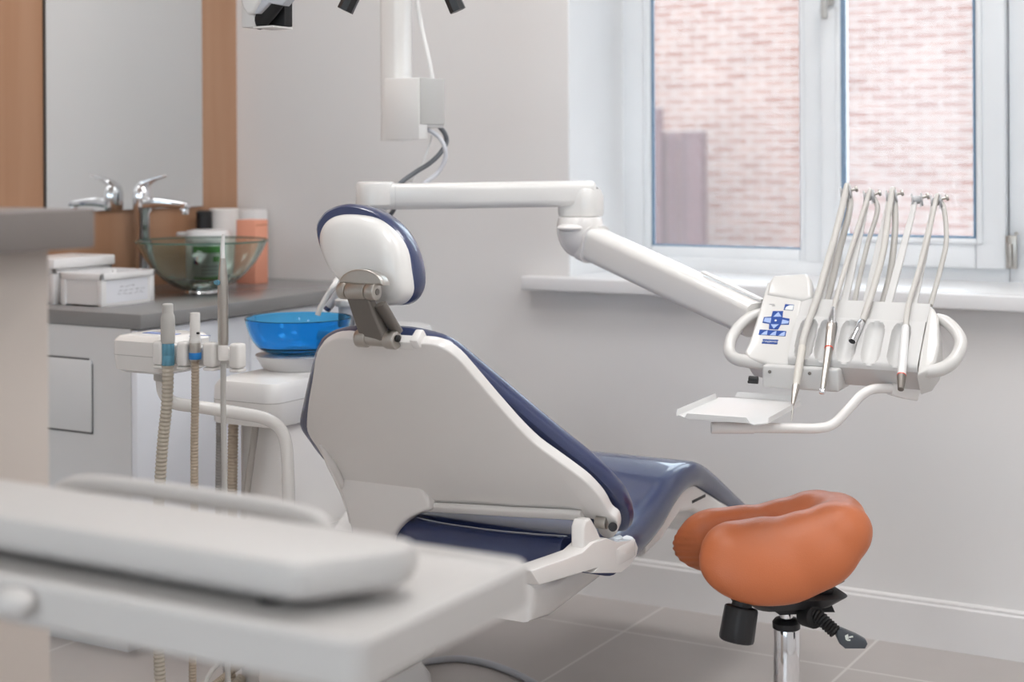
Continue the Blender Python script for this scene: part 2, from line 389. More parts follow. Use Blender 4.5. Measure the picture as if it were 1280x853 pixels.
# unseen ceiling lamps, added above the frame and placed to balance the light
for i, (lx, ly) in enumerate(((-2.2, 2.75), (-.6, 2.9), (1.1, 2.3), (.6, -.9), (-.9, 1.75), (-1.3, -1.1))):
    t = thing('unseen_ceiling_light', 'unseen square white light panel on the ceiling, ' + ('over the sink', 'nearest the window', 'on the right side', 'at the rear of the room', 'in the middle of the room', 'at the rear near the tall cabinet')[i], 'ceiling light', (lx, ly, CH), 'ceiling light panels')
    obj('frame', ringframe(lx-.32, lx+.32, 0, 1, .02, 0, 1) if False else merge(bx(lx-.32, lx+.32, ly-.32, ly-.30, CH-.03, CH), merge(bx(lx-.32, lx+.32, ly+.30, ly+.32, CH-.03, CH), merge(bx(lx-.32, lx-.30, ly-.30, ly+.30, CH-.03, CH), bx(lx+.30, lx+.32, ly-.30, ly+.30, CH-.03, CH)))), M_whitec, t)
    obj('diffuser', bx(lx-.299, lx+.299, ly-.299, ly+.299, CH-.02, CH-.012), M_lamp, t)

# ================================================================== SINK WALL
t = thing('wall_mirror', 'tall frameless mirror on the oak panel above the tap', 'mirror', (WX+.01, 3.29, 1.048))
obj('mirror_glass', bx(WX+.0085, WX+.0145, 2.98, 3.602, 1.048, 2.45), M_mirror, t)
obj('edge', bx(WX+.0082, WX+.0145, 2.974, 2.98, 1.048, 2.45), M_dark, t)
CT = .823; CF = -2.605; CE = 2.757
tag(obj('worktop', bx(WX+.008, CF, CE, D, CT-.036, CT, .003), M_counter), 'grey worktop carrying the glass basin', 'worktop')
cb = thing('base_cabinet', 'white base cabinet under the grey sink worktop', 'cabinet', (-2.9, 3.2, 0))
obj('carcass', bx(WX+.008, -2.64, CE+.012, D-.001, .08, CT-.037), M_cabgrey, cb)
obj('plinth', bx(WX+.01, -2.68, CE+.03, D-.001, 0, .08), M_cabgrey, cb)
obj('end_panel', bx(WX+.008, -2.64, CE+.002, CE+.012, .08, CT-.037), M_cabgrey, cb)
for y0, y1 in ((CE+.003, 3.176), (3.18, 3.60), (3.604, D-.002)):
    obj('door', bx(-2.639, -2.62, y0, y1, .085, CT-.04, .0015), M_cabwinlit, cb)
# recessed cover on the end panel (bottom and top slots, rounded corner)
x0 = -3.15; x1 = onp(115, 480, V((0, CE, 0)), V((0, 1, 0))).x; zt = ony(100, 448, CE).z; zb = ony(100, 541, CE).z
cov = obj('waste_flap', bx(x0, x1, CE-.004, CE+.001, zb+.004, zt-.003, .002), M_cabgrey, cb)
b = bx(x0, x1-.01, CE-.0005, CE+.0015, zt-.003, zt+.001); bx(x0, x1, CE-.0005, CE+.0015, zb-.001, zb+.005, bm=b); bx(x1, x1+.002, CE-.0005, CE+.0015, zb, zt-.012, bm=b)
obj('slot', b, M_seam, cb, 'dark slot around the flap')

# faucet
fx, fy = -3.095, 3.285
fc = thing('basin_faucet', 'tall chrome mixer tap standing behind the glass basin', 'faucet', (fx, fy, CT))
obj('body', lathe([(.034, 0), (.034, .006), (.020, .010), (.0195, .215), (.027, .225), (.028, .262), (.027, .276), (.022, .290), (.012, .297)], (fx, fy, CT), n=28), M_chrome, fc)
sp = [(fx-.005, fy, CT+.240), (fx+.05, fy, CT+.246), (fx+.12, fy, CT+.243), (fx+.165, fy, CT+.238)]
obj('spout', sweep(sp, rrect(.040, .030, .010), end_round=.006, scale=[1.15, .95, .7, .6]), M_chrome, fc)
obj('aerator', cyl((fx+.156, fy, CT+.214), (fx+.156, fy, CT+.234), .012, 18, .002), M_chrome, fc)
lv = [(fx-.012, fy, CT+.282), (fx+.01, fy, CT+.300), (fx+.045, fy, CT+.312), (fx+.088, fy, CT+.322)]
obj('lever', sweep(lv, rrect(.030, .016, .007), scale=[1.3, 1.2, .7, .3], end_round=.003), M_chrome, fc)
# glass vessel basin
bxx, byy = -2.85, 3.254; R = .178
prof_o = [(.045, 0), (.062, .003), (.095, .022), (.128, .052), (.155, .088), (R, .132)]
po = catmull([V((r, 0, z)) for r, z in prof_o], 5)
pi_ = [V((max(.02, p.x - .007), 0, p.z + .008 if p.z < .03 else p.z + .001)) for p in po][::-1]
bs = thing('glass_basin', 'clear greenish glass bowl basin on the grey worktop', 'basin', (bxx, byy, CT))
obj('bowl', lathe([(p.x, p.z + .012) for p in po] + [(p.x, p.z + .012) for p in pi_], (bxx, byy, CT), n=64), M_glassg, bs)
obj('rim', lathe([(R-.004, .143), (R+.0015, .143), (R+.0015, .1475), (R-.004, .1475), (R-.004, .143)], (bxx, byy, CT), n=72, cap=False), M_glassrim, bs, 'dark green glass edge')
obj('mounting_ring', lathe([(.045, 0), (.047, .004), (.045, .012), (.030, .012), (.030, 0)], (bxx, byy, CT), n=32, cap=False), M_chrome, bs)
obj('drain', lathe([(.0, .028), (.022, .028), (.026, .025), (.026, .021), (.02, .0205), (.0, .0205)], (bxx, byy, CT), n=32, cap=False), M_chrome, bs)

# storage bins
def bin_(x0, x1, y0, y1, z0, h, name, label, lid):
    t = thing(name, label, 'storage box', ((x0+x1)/2, (y0+y1)/2, z0), 'white plastic storage boxes')
    w_ = .0035; i = .006
    b = bx(x0+i, x1-i, y0+i, y1-i, z0, z0+.004)
    bx(x0+i, x0+i+w_, y0+i, y1-i, z0, z0+h, bm=b); bx(x1-i-w_, x1-i, y0+i, y1-i, z0, z0+h, bm=b)
    bx(x0+i, x1-i, y0+i, y0+i+w_, z0, z0+h, bm=b); bx(x0+i, x1-i, y1-i-w_, y1-i, z0, z0+h, bm=b)
    for cx in (x0+.010, x1-.010):
        for cy in (y0+.010, y1-.010): bx(cx-.008, cx+.008, cy-.008, cy+.008, z0, z0+h-.004, .002, bm=b)
    obj('body', b, M_boxw, t)
    rb = bx(x0, x0+.009, y0, y1, z0+h-.016, z0+h, .002)
    bx(x1-.009, x1, y0, y1, z0+h-.016, z0+h, .002, bm=rb); bx(x0, x1, y0, y0+.009, z0+h-.016, z0+h, .002, bm=rb); bx(x0, x1, y1-.009, y1, z0+h-.016, z0+h, .002, bm=rb)
    obj('rim', rb, M_boxw, t)
    if lid: obj('lid', bx(x0-.006, x1+.006, y0-.006, y1+.006, z0+h-.004, z0+h+.022, .003), M_boxw, t)
    return t
b1 = bin_(-2.962, -2.815, 2.842, 3.034, CT, .083, 'storage_box', 'open white plastic box with a handwritten paper label, front of two', False)
obj('paper_label', bx(-2.8209, -2.8200, 2.862, 3.010, CT+.008, CT+.064), M_paper, b1, 'white paper label')
hb = new()
for row, (ya, yb, zz) in enumerate(((2.91, 2.95, .047), (2.905, 2.985, .037), (2.90, 2.99, .028))):
    y = ya
    while y < yb:
        pts = [V((-2.8196, y + k*.0022, CT + zz + random.uniform(-.0022, .0024))) for k in range(7)]
        tube(pts, .00042, 4, 2, bm=hb); y += .0165 + random.random()*.006
obj('handwriting', hb, M_ink, b1, 'dark scribbled writing')
bt = bx(-2.945, -2.83, 2.86, 3.015, CT+.004, CT+.06, .01)
tag(obj('paper_packet', bt, M_paper), 'white packet lying inside the open front storage box', 'packet')
bin_(-3.125, -2.980, 2.842, 3.046, CT, .094, 'storage_box', 'white plastic box with closed lid standing behind the open one', True)
# wipes canister
wx, wy = -3.012, 3.463; r = .063
ca = thing('wipes_canister', 'white wipes canister with green label behind the glass basin', 'canister', (wx, wy, CT))
obj('body', lathe([(r-.008, 0), (r-.002, .003), (r, .01), (r, .128), (r-.003, .132)], (wx, wy, CT), n=40), M_boxw, ca)
obj('lid', lathe([(r+.0008, .128), (r+.0015, .132), (r+.001, .152), (r-.004, .160), (.04, .163), (.0, .163)], (wx, wy, CT), n=40, cap=False), M_boxw, ca)
b = box((wx-.055, wy-.03, CT+.150), (.05, .03, .012), .004); obj('lid_tab', b, M_boxw, ca)
def band(a0, a1, z0, z1, rr, m, name, lab=None):
    t = new(); n = 12; A = []; B = []
    for k in range(n+1):
        a = a0 + (a1-a0)*k/n; A.append(t.verts.new((wx + rr*math.cos(a), wy + rr*math.sin(a), CT+z0))); B.append(t.verts.new((wx + rr*math.cos(a), wy + rr*math.sin(a), CT+z1)))
    for k in range(n): t.faces.new((A[k], A[k+1], B[k+1], B[k]))
    return obj(name, t, m, lb if name != 'paper_label' else ca, lab)
ac = math.atan2(-wy, -wx)
lb = None
lb = band(ac-.75, ac+.75, .012, .120, r+.0006, M_labelw, 'paper_label', 'pale product label')
band(ac-.72, ac+.62, .098, .118, r+.0012, M_green, 'green_band'); band(ac-.70, ac+.62, .016, .026, r+.0012, M_green, 'green_band')
band(ac-.56, ac-.42, .066, .088, r+.0012, M_redring, 'red_mark'); band(ac-.66, ac-.54, .066, .088, r+.0012, M_pad, 'blue_mark')
band(ac+.25, ac+.58, .072, .088, r+.0012, M_green, 'green_mark')
for z in (.038, .048, .058): band(ac-.3, ac+.5, z, z+.003, r+.0012, M_ink, 'print_line')
# bottle with black cap
px_, py_ = -3.105, 3.555
bo = thing('black_capped_bottle', 'small bottle with ribbed black cap behind the wipes canister', 'bottle', (px_, py_, CT))
obj('body', lathe([(.02, 0), (.024, .003), (.024, .13), (.016, .15), (.013, .158)], (px_, py_, CT), n=24), M_boxw, bo)
cbm = new(); prf = []
for k in range(9): prf.append((.0225 + .0015*(k % 2), .158 + k*.0066))
lathe([(.015, .1575)] + prf + [(.018, .214), (0, .214)], (px_, py_, CT), n=20, bm=cbm, cap=False)
obj('cap', cbm, M_black, bo)
tag(obj('paper_towel_roll', merge(lathe([(.018, .001), (.042, .001), (.045, .004), (.045, .215), (.042, .218), (.018, .218)], (-3.085, 3.622, CT), n=36, cap=False), lathe([(.018, 0), (.018, .21)], (-3.085, 3.622, CT), n=20)), M_roll), 'white upright paper towel roll beside the wipes canister', 'paper roll')
tag(obj('white_carton', bx(-3.105, -3.020, 3.685, 3.75, CT, CT+.212, .004), M_boxw), 'white carton in the corner behind the peach box', 'carton')
pk = thing('peach_box', 'peach-orange upright box at the right end of the sink items', 'box', (-2.95, 3.587, CT))
obj('carton', bx(-2.985, -2.913, 3.558, 3.618, CT, CT+.188, .003), M_peach, pk)
obj('flap_line', bx(-2.9127, -2.9120, 3.560, 3.616, CT+.172, CT+.174), M_stitch, pk)

# ================================================================== TALL CABINET (left foreground)
tc_ = thing('tall_cabinet', 'tall beige cabinet with thick grey-brown top at the left edge', 'cabinet', (-1.62, .6, 0))
obj('body', bx(-1.86, -1.372, -.2, 1.300, 0, 1.093, .002), M_beige, tc_)
obj('worktop', bx(-1.88, -1.327, -.22, 1.330, 1.0935, 1.139, .003), M_counter2, tc_, 'grey-brown slab top')

# ================================================================== DENTAL CHAIR
HR = P(770, 660, 2.85)
MX = HR.x - .32; MY = HR.y; MZ = HR.z
MP = V((MX, MY, MZ)); r_ = V((1, 0, 0)); ax_ = V((0, 1, 0))
TP = onp(478, 426, MP, r_); t_ = (TP - MP).normalized(); n_ = r_.cross(t_)     # n_ points to the rear (camera)
if n_.y > 0: n_ = -n_
ch = thing('dental_chair', 'navy leather dental chair with white shells in the middle', 'dental chair', (MX-.3, MY, 0))
def B(px, py, off=0): return onp(px, py, MP + n_*off, n_)
sh = [(410, 426), (432, 421), (480, 427), (530, 428), (553, 433), (572, 446), (590, 466), (612, 492), (632, 515), (652, 537), (672, 556), (694, 572), (716, 588), (735, 603), (752, 622), (762, 640),
      (771, 648), (773, 662), (766, 671), (757, 671), (749, 664), (742, 648), (730, 650), (690, 648), (640, 645), (590, 642), (545, 639), (524, 642), (508, 650), (500, 656), (470, 664), (440, 656),
      (434, 640), (424, 612), (412, 585), (398, 560), (388, 545), (384, 532), (386, 505), (391, 475), (397, 440)]
outl = catmull([B(*p) for p in sh], 3, True)
shell = obj('backrest_shell', prism([p + n_*.004 for p in outl], -n_*.022, .006, 3), M_shell, ch)
obj('shell_seam', tube([B(575, 634, .0125), B(640, 637, .0125), B(700, 641, .0125), B(722, 643, .0125)], .0012, 6), M_grey, shell)
# ledge above the arch
obj('shell_lip', sweep([B(528, 634, .010), B(575, 636, .012), B(640, 640, .012), B(700, 643, .012), B(728, 645, .010)], rrect(.022, .012, .005), up=n_), M_shell, shell)
leg_o = catmull([ony(px, py, 2.530) for px, py in [(414, 586), (440, 572), (500, 572), (522, 600), (536, 628), (536, 638), (524, 642), (508, 650), (498, 660), (490, 675), (484, 700), (481, 735), (470, 752), (455, 745), (445, 712), (437, 660), (428, 624)]], 3, True)
obj('shell_leg', prism(leg_o, V((0, .045, 0)), .012, 4), M_shell, shell)
# vents / flute on the left side of the shell
fl = tube([B(400, 556, .004), B(414, 580, .008), B(426, 606, .010), B(431, 624, .008)], [.003, .010, .009, .003], 12, 5)
obj('side_flute', fl, M_shell, shell)
# latch tabs on the shell top
obj('latch', box(B(505, 428, -.004), (.05, .020, .02), .004, ax=(r_, t_, n_)), M_shell, shell)
obj('latch', box(B(523, 424, -.006), (.018, .022, .03), .004, ax=(r_, t_, n_)), M_shell, shell)
# backrest cushion, symmetric about the chair's middle
cpx = [(402, 424), (425, 413), (455, 410), (490, 411), (520, 414), (560, 426), (600, 457), (650, 499), (700, 541), (745, 577), (776, 608), (789, 630), (792, 646), (786, 659), (765, 655), (700, 640), (640, 630), (540, 622), (450, 605), (412, 575), (388, 545), (377, 525), (382, 495), (391, 455)]
oc = catmull([B(px, py, -.046) + n_*.046 for px, py in cpx], 4, True)
cc = sum(oc, V()) / len(oc)
def inset(k, d): return [cc + (p-cc)*k + n_*(-d) for p in oc]
bc = loft([inset(.90, .027), inset(.965, .028), inset(.99, .034), inset(1.0, .046), inset(.985, .058), inset(.94, .066), inset(.80, .070), inset(.4, .062)])
obj('backrest_cushion', bc, M_navy, ch)
# headrest
hc = P(464, 318, 2.83); hn = (CW*-1*.80 + CR*-.42 + UP*-.16).normalized(); hr = UP.cross(hn).normalized(); hr = hr if hr.dot(CR) > 0 else -hr
hn = V((0, -.99, .06)).normalized(); hr = r_; hu = hn.cross(hr); hu = hu if hu.z > 0 else -hu
def HQ(px, py, off=0): return onp(px, py, hc + hn*off, hn)
hs = [(440, 268), (470, 273), (492, 289), (506, 312), (512, 340), (513, 362), (508, 374), (498, 381), (480, 382), (455, 375), (430, 352), (413, 330), (404, 303), (407, 283), (420, 271)]
ho = catmull([HQ(*p) for p in hs], 4, True); hcc = sum(ho, V())/len(ho)
def hin(k, d): return [hcc + (p-hcc)*k + hn*d for p in ho]
obj('headrest_shell', loft([hin(1.0, -.012), hin(1.0, 0), hin(.985, .010), hin(.93, .020), hin(.78, .028), hin(.5, .033), hin(.2, .034)]), M_white, ch)
hs2 = [(404, 287), (412, 268), (425, 259), (443, 255), (470, 260), (497, 276), (517, 302), (528, 335), (528, 362), (518, 377), (500, 382), (470, 376), (440, 356), (415, 325)]
h2 = catmull([HQ(*p, -.036) - hn*-.036 for p in hs2], 4, True); h2c = sum(h2, V())/len(h2)
def hin2(k, d): return [h2c + (p-h2c)*k + hn*d for p in h2]
obj('headrest_cushion', loft([hin2(.93, -.006), hin2(.98, -.012), hin2(1.0, -.024), hin2(1.0, -.040), hin2(.95, -.052), hin2(.8, -.060), hin2(.4, -.062)]), M_navy, ch)
# headrest bracket
Zb = (V(B(470, 425)) - CAM).dot(CW)
p1 = P(447, 364, Zb-.03); p2 = P(470, 424, Zb-.015)
bkt = obj('headrest_bracket', sweep([p1, p1.lerp(p2, .5), p2], rrect(.052, .020, .005), up=n_, smooth=False, scale=[.92, 1, 1.1]), M_steeld, ch)
q1 = p1 + V((.042, .010, .0)) - UP*.022; q2 = p2 + V((.037, .012, .012))
obj('strut', sweep([q1, q2], rrect(.024, .014, .006), up=n_, smooth=False), M_steeld, bkt)
b = cyl(p1 - r_*.037, p1 - r_*.020, .0155, 24, .003); cyl(p1 - r_*.019, p1 + r_*.021, .0150, 24, .001, bm=b); cyl(p1 + r_*.022, p1 + r_*.042, .0158, 24, .003, bm=b)
brl = obj('upper_barrel', b, M_steel, bkt)
obj('barrel_screw', cyl(p1 + r_*.040, p1 + r_*.0435, .006, 12, .001), M_steeld, brl)
b = cyl(p2 - r_*.040, p2 - r_*.016, .0165, 24, .004); cyl(p2 + r_*.022, p2 + r_*.046, .0165, 24, .004, bm=b); cyl(p2 - r_*.016, p2 + r_*.022, .013, 20, bm=b)
obj('lower_barrel', b, M_steel, bkt)
pc = p1 + hn*.004 + UP*.012 + V((.010, 0, 0))
cap_o = [pc + r_*(.048*math.cos(a)) + hu*(.027*math.sin(a)) for a in [PI*k/14 for k in range(15)]]
obj('mount_plate', prism([p - hn*.022 for p in cap_o], hn*.024, .005, 3), M_steel, bkt)
obj('lock_knob', cyl(p2 + r_*.045 + t_*.005, p2 + r_*.052 + t_*.005, .0065, 12, .002), M_blackr, bkt)

# seat + legrest cushion: one upholstered surface along +Y
prof = [(2.575, .455), (2.59, .478), (2.63, .489), (2.70, .497), (2.78, .517), (2.86, .548), (2.93, .563), (3.00, .558), (3.08, .530), (3.18, .482), (3.28, .432), (3.37, .388), (3.46, .342), (3.50, .318)]
pp = catmull([V((0, y, z)) for y, z in prof], 4)
rings = []
for i, p in enumerate(pp):
    y, z = p.y, p.z
    tg = (pp[min(i+1, len(pp)-1)] - pp[max(i-1, 0)]).normalized(); nn = V((0, -tg.z, tg.y))
    e = min(1, i/6)**.5; e2 = min(1, (len(pp)-1-i)/6)**.5
    th = .085 if y < 2.8 else .085 - min(1, (y-2.8)/.25)*.035
    th *= max(.25, min(e, e2)) if y > 3 else max(.55, e)
    hw = .300 * (.90 + .10*min(e, e2)) * (1 if y < 3.0 else 1 - .12*(y-3.0)/.5)
    sec = []
    for a, bb in rrect(2*hw, th, min(.036, th*.45), 6):
        dz = -.012*math.cos(min(1, abs(a)/hw)*PI/2) * (1 if bb > 0 else 0)
        sec.append(V((MX + .002 + a, y, z)) + nn*(bb - th/2 + dz))
    rings.append(sec)
obj('seat_cushion', loft(rings), M_navy, ch)
# rear roll of the seat, seen through the arch
rl = [V((MX + a, 2.585 + dy, z)) for a, dy, z in ((-.262, .035, .468), (-.225, .012, .452), (-.12, -.012, .440), (0, -.018, .436), (.12, -.016, .440), (.20, -.012, .447), (.218, -.012, .450))]
obj('seat_roll', tube(rl, [(.024, .022), (.034, .03), (.040, .035), (.042, .035), (.040, .035), (.036, .033), (.033, .03)], 18, 5, flat=UP), M_navy, ch)
# white legrest shell below the cushion
ls = []
for y, z, th in ((2.76, .432, .03), (2.84, .462, .045), (2.93, .508, .055), (3.00, .503, .06), (3.08, .468, .06), (3.18, .424, .055), (3.30, .372, .045), (3.45, .312, .03)):
    ls.append([V((MX + a, y, z - th/2 + bb + .008)) for a, bb in rrect(.575, th, .012, 3)])
lsh = obj('legrest_shell', loft(ls), M_shell, ch)
obj('shell_slot', bx(MX+.286, MX+.2885, 2.99, 3.06, .470, .476), M_black, lsh)
# seat frame casting and hinge brackets
def prism_yz(pts, x0, x1, bev, bm=None):
    return prism([V((x0, y, z)) for y, z in pts], V((x1-x0, 0, 0)), bev, 3, bm)
X1 = -1.268
def cx(px, py): q = onx(px, py, X1); return (q.y, q.z)
XF = -1.40
def cf(px, py): q = onx(px, py, XF); return (q.y, q.z)
base = [cf(664, 780), cf(690, 772), cf(730, 741), cf(752, 724), (3.02, .40), (2.95, .425), (2.70, .415), cf(700, 722), cf(668, 732)]
obj('seat_frame', prism_yz(base, MX-.29, XF, .016), M_shell, ch)
pan = [cx(668, 731), cx(742, 709), cx(735, 716), cx(770, 716), cx(783, 706), cx(790, 694), cx(792, 684), cx(788, 674), cx(765, 677), cx(752, 672), cx(735, 678), cx(722, 690), cx(700, 698), cx(657, 713)]
obj('seat_pan', prism_yz(pan, X1-.030, X1+.010, .010), M_shell, ch)
hp = obj('hinge_bracket', prism_yz([cx(727, 692), cx(727, 660), cx(730, 650), cx(737, 648), cx(744, 660), cx(750, 675), cx(753, 690)], X1-.022, X1+.004, .005), M_shell, ch)
obj('hinge_pin', cyl((X1-.02, MY-.02, MZ+.012), (X1+.002, MY-.02, MZ+.012), .012, 20, .002), M_steel, hp)
obj('hinge_screw', cyl(B(766, 659, .011), B(766, 659, .0145), .0085, 18, .001), M_black, shell, 'dark hinge screw')
sq = onx(797, 671, X1+.008)
obj('bracket_shelf', loft([[V((X1-.0315 + a, sq.y-.055 + c, sq.z + z)) for a, c in rrect(.088 - o, .115 - o, .028, 5)] for z, o in ((-.040, .012), (-.030, 0), (-.004, 0), (0, .006))]), M_shell, ch)
dcp = V((X1-.032, sq.y-.040, sq.z))
obj('side_cap', cyl(dcp - UP*.008, dcp + UP*.004, .026, 28, .003), M_white, ch, 'white round cap')
# left carrier joining the shell leg to the pedestal
obj('left_carrier', prism_yz([(2.45, .16), (2.86, .16), (2.88, .36), (2.80, .47), (2.68, .46), (2.52, .36)], MX-.37, MX-.295, .014), M_shell, ch)
# pedestal and foot
yb = 2.75; xb = -1.79
ped = obj('pedestal', bx(xb-.20, xb, 2.42, yb, .13, .42, .02, 3), M_shell, ch)
obj('foot_cover', loft([[V((xb - .095 + a*s, 2.57 + c*s, z)) for a, c in rrect(.22, .42, .05, 4)] for z, s in ((0, 1), (.05, 1), (.10, .97), (.135, .86))]), M_whitec, ch)

# ================================================================== CUSPIDOR UNIT
cu = thing('cuspidor_unit', 'white dental unit cabinet with column beside the chair', 'dental unit', (-2.1, 2.8, 0))
ux0, ux1, uy0, uy1 = -2.175, -2.0, 2.50, 3.14
obj('lower_body', bx(ux0+.035, ux1-.012, uy0+.05, uy1, .0, .645, .02, 3), M_shell, cu)
obj('head', loft([[V(((ux0+ux1)/2 + a, (uy0+uy1)/2 + c, z)) for a, c in rrect(ux1-ux0+o, uy1-uy0+o, .03, 4)] for z, o in ((.642, -.004), (.646, 0), (.690, 0))]), M_white, cu)
obj('top_cover', loft([[V(((ux0+ux1)/2 + a, (uy0+uy1)/2 + c, z)) for a, c in rrect(ux1-ux0+o, uy1-uy0+o, .03, 4)] for z, o in ((.692, 0), (.718, -.002), (.730, -.014), (.737, -.05))]), M_whitec, cu)
obj('seam', loft([[V(((ux0+ux1)/2 + a, (uy0+uy1)/2 + c, z)) for a, c in rrect(ux1-ux0+.0008, uy1-uy0+.0008, .03, 4)] for z in (.690, .692)]), M_grey, cu)
obj('door_seam', bx(ux1-.001, ux1+.0006, 2.60, 2.602, .642, .690), M_seam, cu)
obj('platform', loft([[V((-2.09 + a, 2.99 + c, z)) for a, c in rrect(.20 - o, .24 - o, .04, 4)] for z, o in ((.725, 0), (.785, 0), (.796, .008), (.800, .03))]), M_whitec, cu)
obj('column', lathe([(.040, .798), (.032, .808), (.027, .825), (.026, 1.0785)], (-2.054, 2.94, 0), n=28), M_white, cu)
bc_ = V((-2.088, 2.695, 0))
obj('bowl_base', lathe([(.070, .734), (.078, .742), (.090, .760), (.093, .768), (.07, .771)], bc_, n=40), M_whitec, cu)
# blue bowl
po = catmull([V((r, 0, z)) for r, z in ((.0, .772), (.055, .7725), (.082, .780), (.100, .800), (.111, .826), (.116, .846))], 4)
inn = [V((max(0, p.x-.004), 0, p.z + .004 if p.x < .09 else p.z)) for p in po][::-1]
tag(obj('rinsing_bowl', lathe([(p.x, p.z) for p in po] + [(.1155, .848)] + [(p.x, p.z) for p in inn], bc_, n=56, cap=False), M_bluebowl), 'translucent blue rinsing bowl on the dental unit', 'bowl')
# spouts
s1 = [P(424, 345, 3.42), P(418, 356, 3.42), P(409, 370, 3.42), P(401, 384, 3.42), P(397, 394, 3.42)]
obj('rinse_spout', tube([V((-2.03, 2.83, .79)), V((-2.035, 2.83, .93)), P(424, 348, 3.46)] + s1[1:], .0062, 12, 5), M_white, cu)
s2 = [P(432, 352, 3.50), P(426, 362, 3.50), P(418, 374, 3.50), P(411, 384, 3.50)]
obj('cup_spout', tube([V((-2.01, 2.88, .79)), V((-2.012, 2.88, .90))] + s2, .0095, 12, 5), M_cableb, cu)
obj('spout_tip', cyl(s2[-1], s2[-1] + (s2[-1]-s2[-2])*.45, .0085, 14, .002), M_navy, cu, 'dark blue tip')
cp = P(434, 395, 3.48)
obj('cup_holder', lathe([(.018, -.025), (.020, .02), (.020, .022)], cp, n=24), M_cableb, cu)
obj('cup_holder_lid', lathe([(.026, .022), (.028, .026), (.028, .036), (.02, .040)], cp, n=24), M_whitec, cu)

# suction rail and holder
so = P(224, 445, 2.80)
su = thing('suction_holder', 'white holder block on a bent rail in front of the dental unit', 'suction holder', (so.x, so.y, .6))
Zs = 2.87
obj('rail', tube([P(203, 466, Zs), P(203, 480, Zs), P(206, 493, Zs), P(218, 504, Zs), P(250, 509, Zs), P(300, 517, Zs+.02), P(330, 523, Zs+.04), P(348, 534, Zs+.05), P(357, 553, Zs+.05), P(360, 590, Zs+.05), P(361, 640, Zs+.05), P(361, 685, Zs+.05), V((-1.842, 2.36, .385)), V((-1.85, 2.418, .365))], .0118, 18, 6), M_white, su)
obj('rail_collar', cyl(P(203, 476, Zs), P(203, 456, Zs), .016, 20, .003), M_grey, su)
hx = V((1, 0, 0)); hy = V((0, 1, 0))
def hp_(px, py): return onp(px, py, so, V((0, 1, 0)))
def hf_(px, py): return onp(px, py, so - V((0, .036, 0)), V((0, 1, 0)))
A0, A1 = hp_(146, 440).x, hp_(205, 440).x
zt_, zb_ = hp_(175, 419).z, hp_(175, 466).z
blk = obj('control_block', loft([[V(((A0+A1)/2 + .012 + a, so.y + .045 + c, z)) for a, c in rrect(A1-A0+.02 - o, .13 - o, .018, 5)] for z, o in ((zb_, .03), (zb_+.006, .006), ((zt_+zb_)/2, 0), (zt_-.010, 0), (zt_-.002, .014), (zt_, .034))]), M_white, su)
obj('block_seam', loft([[V(((A0+A1)/2 + .012 + a, so.y + .045 + c, (zt_+zb_)/2 - .002 + z)) for a, c in rrect(A1-A0+.0206, .1306, .018, 5)] for z in (0, .0014)]), M_grey, blk)
obj('key_print', merge(box(((A0+A1)/2+.02, so.y+.035, zt_+.0004), (.075, .022, .0008)), merge(box(((A0+A1)/2+.09, so.y+.07, zt_-.003), (.03, .006, .0008)), box(((A0+A1)/2+.085, so.y+.05, zt_-.003), (.02, .004, .0008)))), M_inkblue, blk, 'blue printed key symbols')
bar0 = hp_(200, 440).x; bar1 = hf_(290, 440).x - .030
obj('cross_bar', bx(bar0-.01, bar1, so.y-.004, so.y+.03, hp_(240, 457).z, hp_(240, 432).z, .006), M_white, su)
for a, c, y0, y1 in ((189, 201, 427, 461), (219, 231, 428, 463), (252, 266, 429, 464), (285, 298, 430, 466)):
    x0, x1 = hf_(a, 440).x, hf_(c, 440).x; z1, z0 = hf_((a+c)/2, y0).z, hf_((a+c)/2, y1).z
    f = obj('finger', bx(x0, x1, so.y-.036, so.y-.012, z0+.006, z1, .006, 3), M_white, su)
    obj('finger_base', bx(x0+.001, x1-.001, so.y-.035, so.y-.013, z0, z0+.0055, .002), M_white, f)

def corr(pts, r, pitch, m, name, parent, n=14):
    p = catmull(pts, 10); L = 0; q = [p[0]]; acc = 0; step = pitch/4; out = []
    d = [0]
    for a, c in zip(p, p[1:]): d.append(d[-1] + (c-a).length)
    k = 0; s = 0; i = 0
    while s < d[-1]:
        while d[k+1] < s: k += 1
        u = (s-d[k]) / max(1e-9, d[k+1]-d[k]); out.append(p[k].lerp(p[k+1], u)); s += step
    rs = [r*(1 + .09*math.sin(2*PI*j/4)) for j in range(len(out))]
    rings = []; nrm = (out[1]-out[0]).orthogonal().normalized()
    for j, q in enumerate(out):
        tg = (out[min(j+1, len(out)-1)] - out[max(j-1, 0)]).normalized(); nrm = (nrm - tg*nrm.dot(tg)).normalized(); bi = tg.cross(nrm)
        rings.append([q + (nrm*math.cos(a) + bi*math.sin(a))*rs[j] for a in [2*PI*k/n for k in range(n)]])
    return obj(name, loft(rings), m, parent)
hz = so.y - .022; Zh = 2.79
def S_(px, py, dz=0): return onp(px, py, V((0, hz+dz, 0)), V((0, 1, 0)))
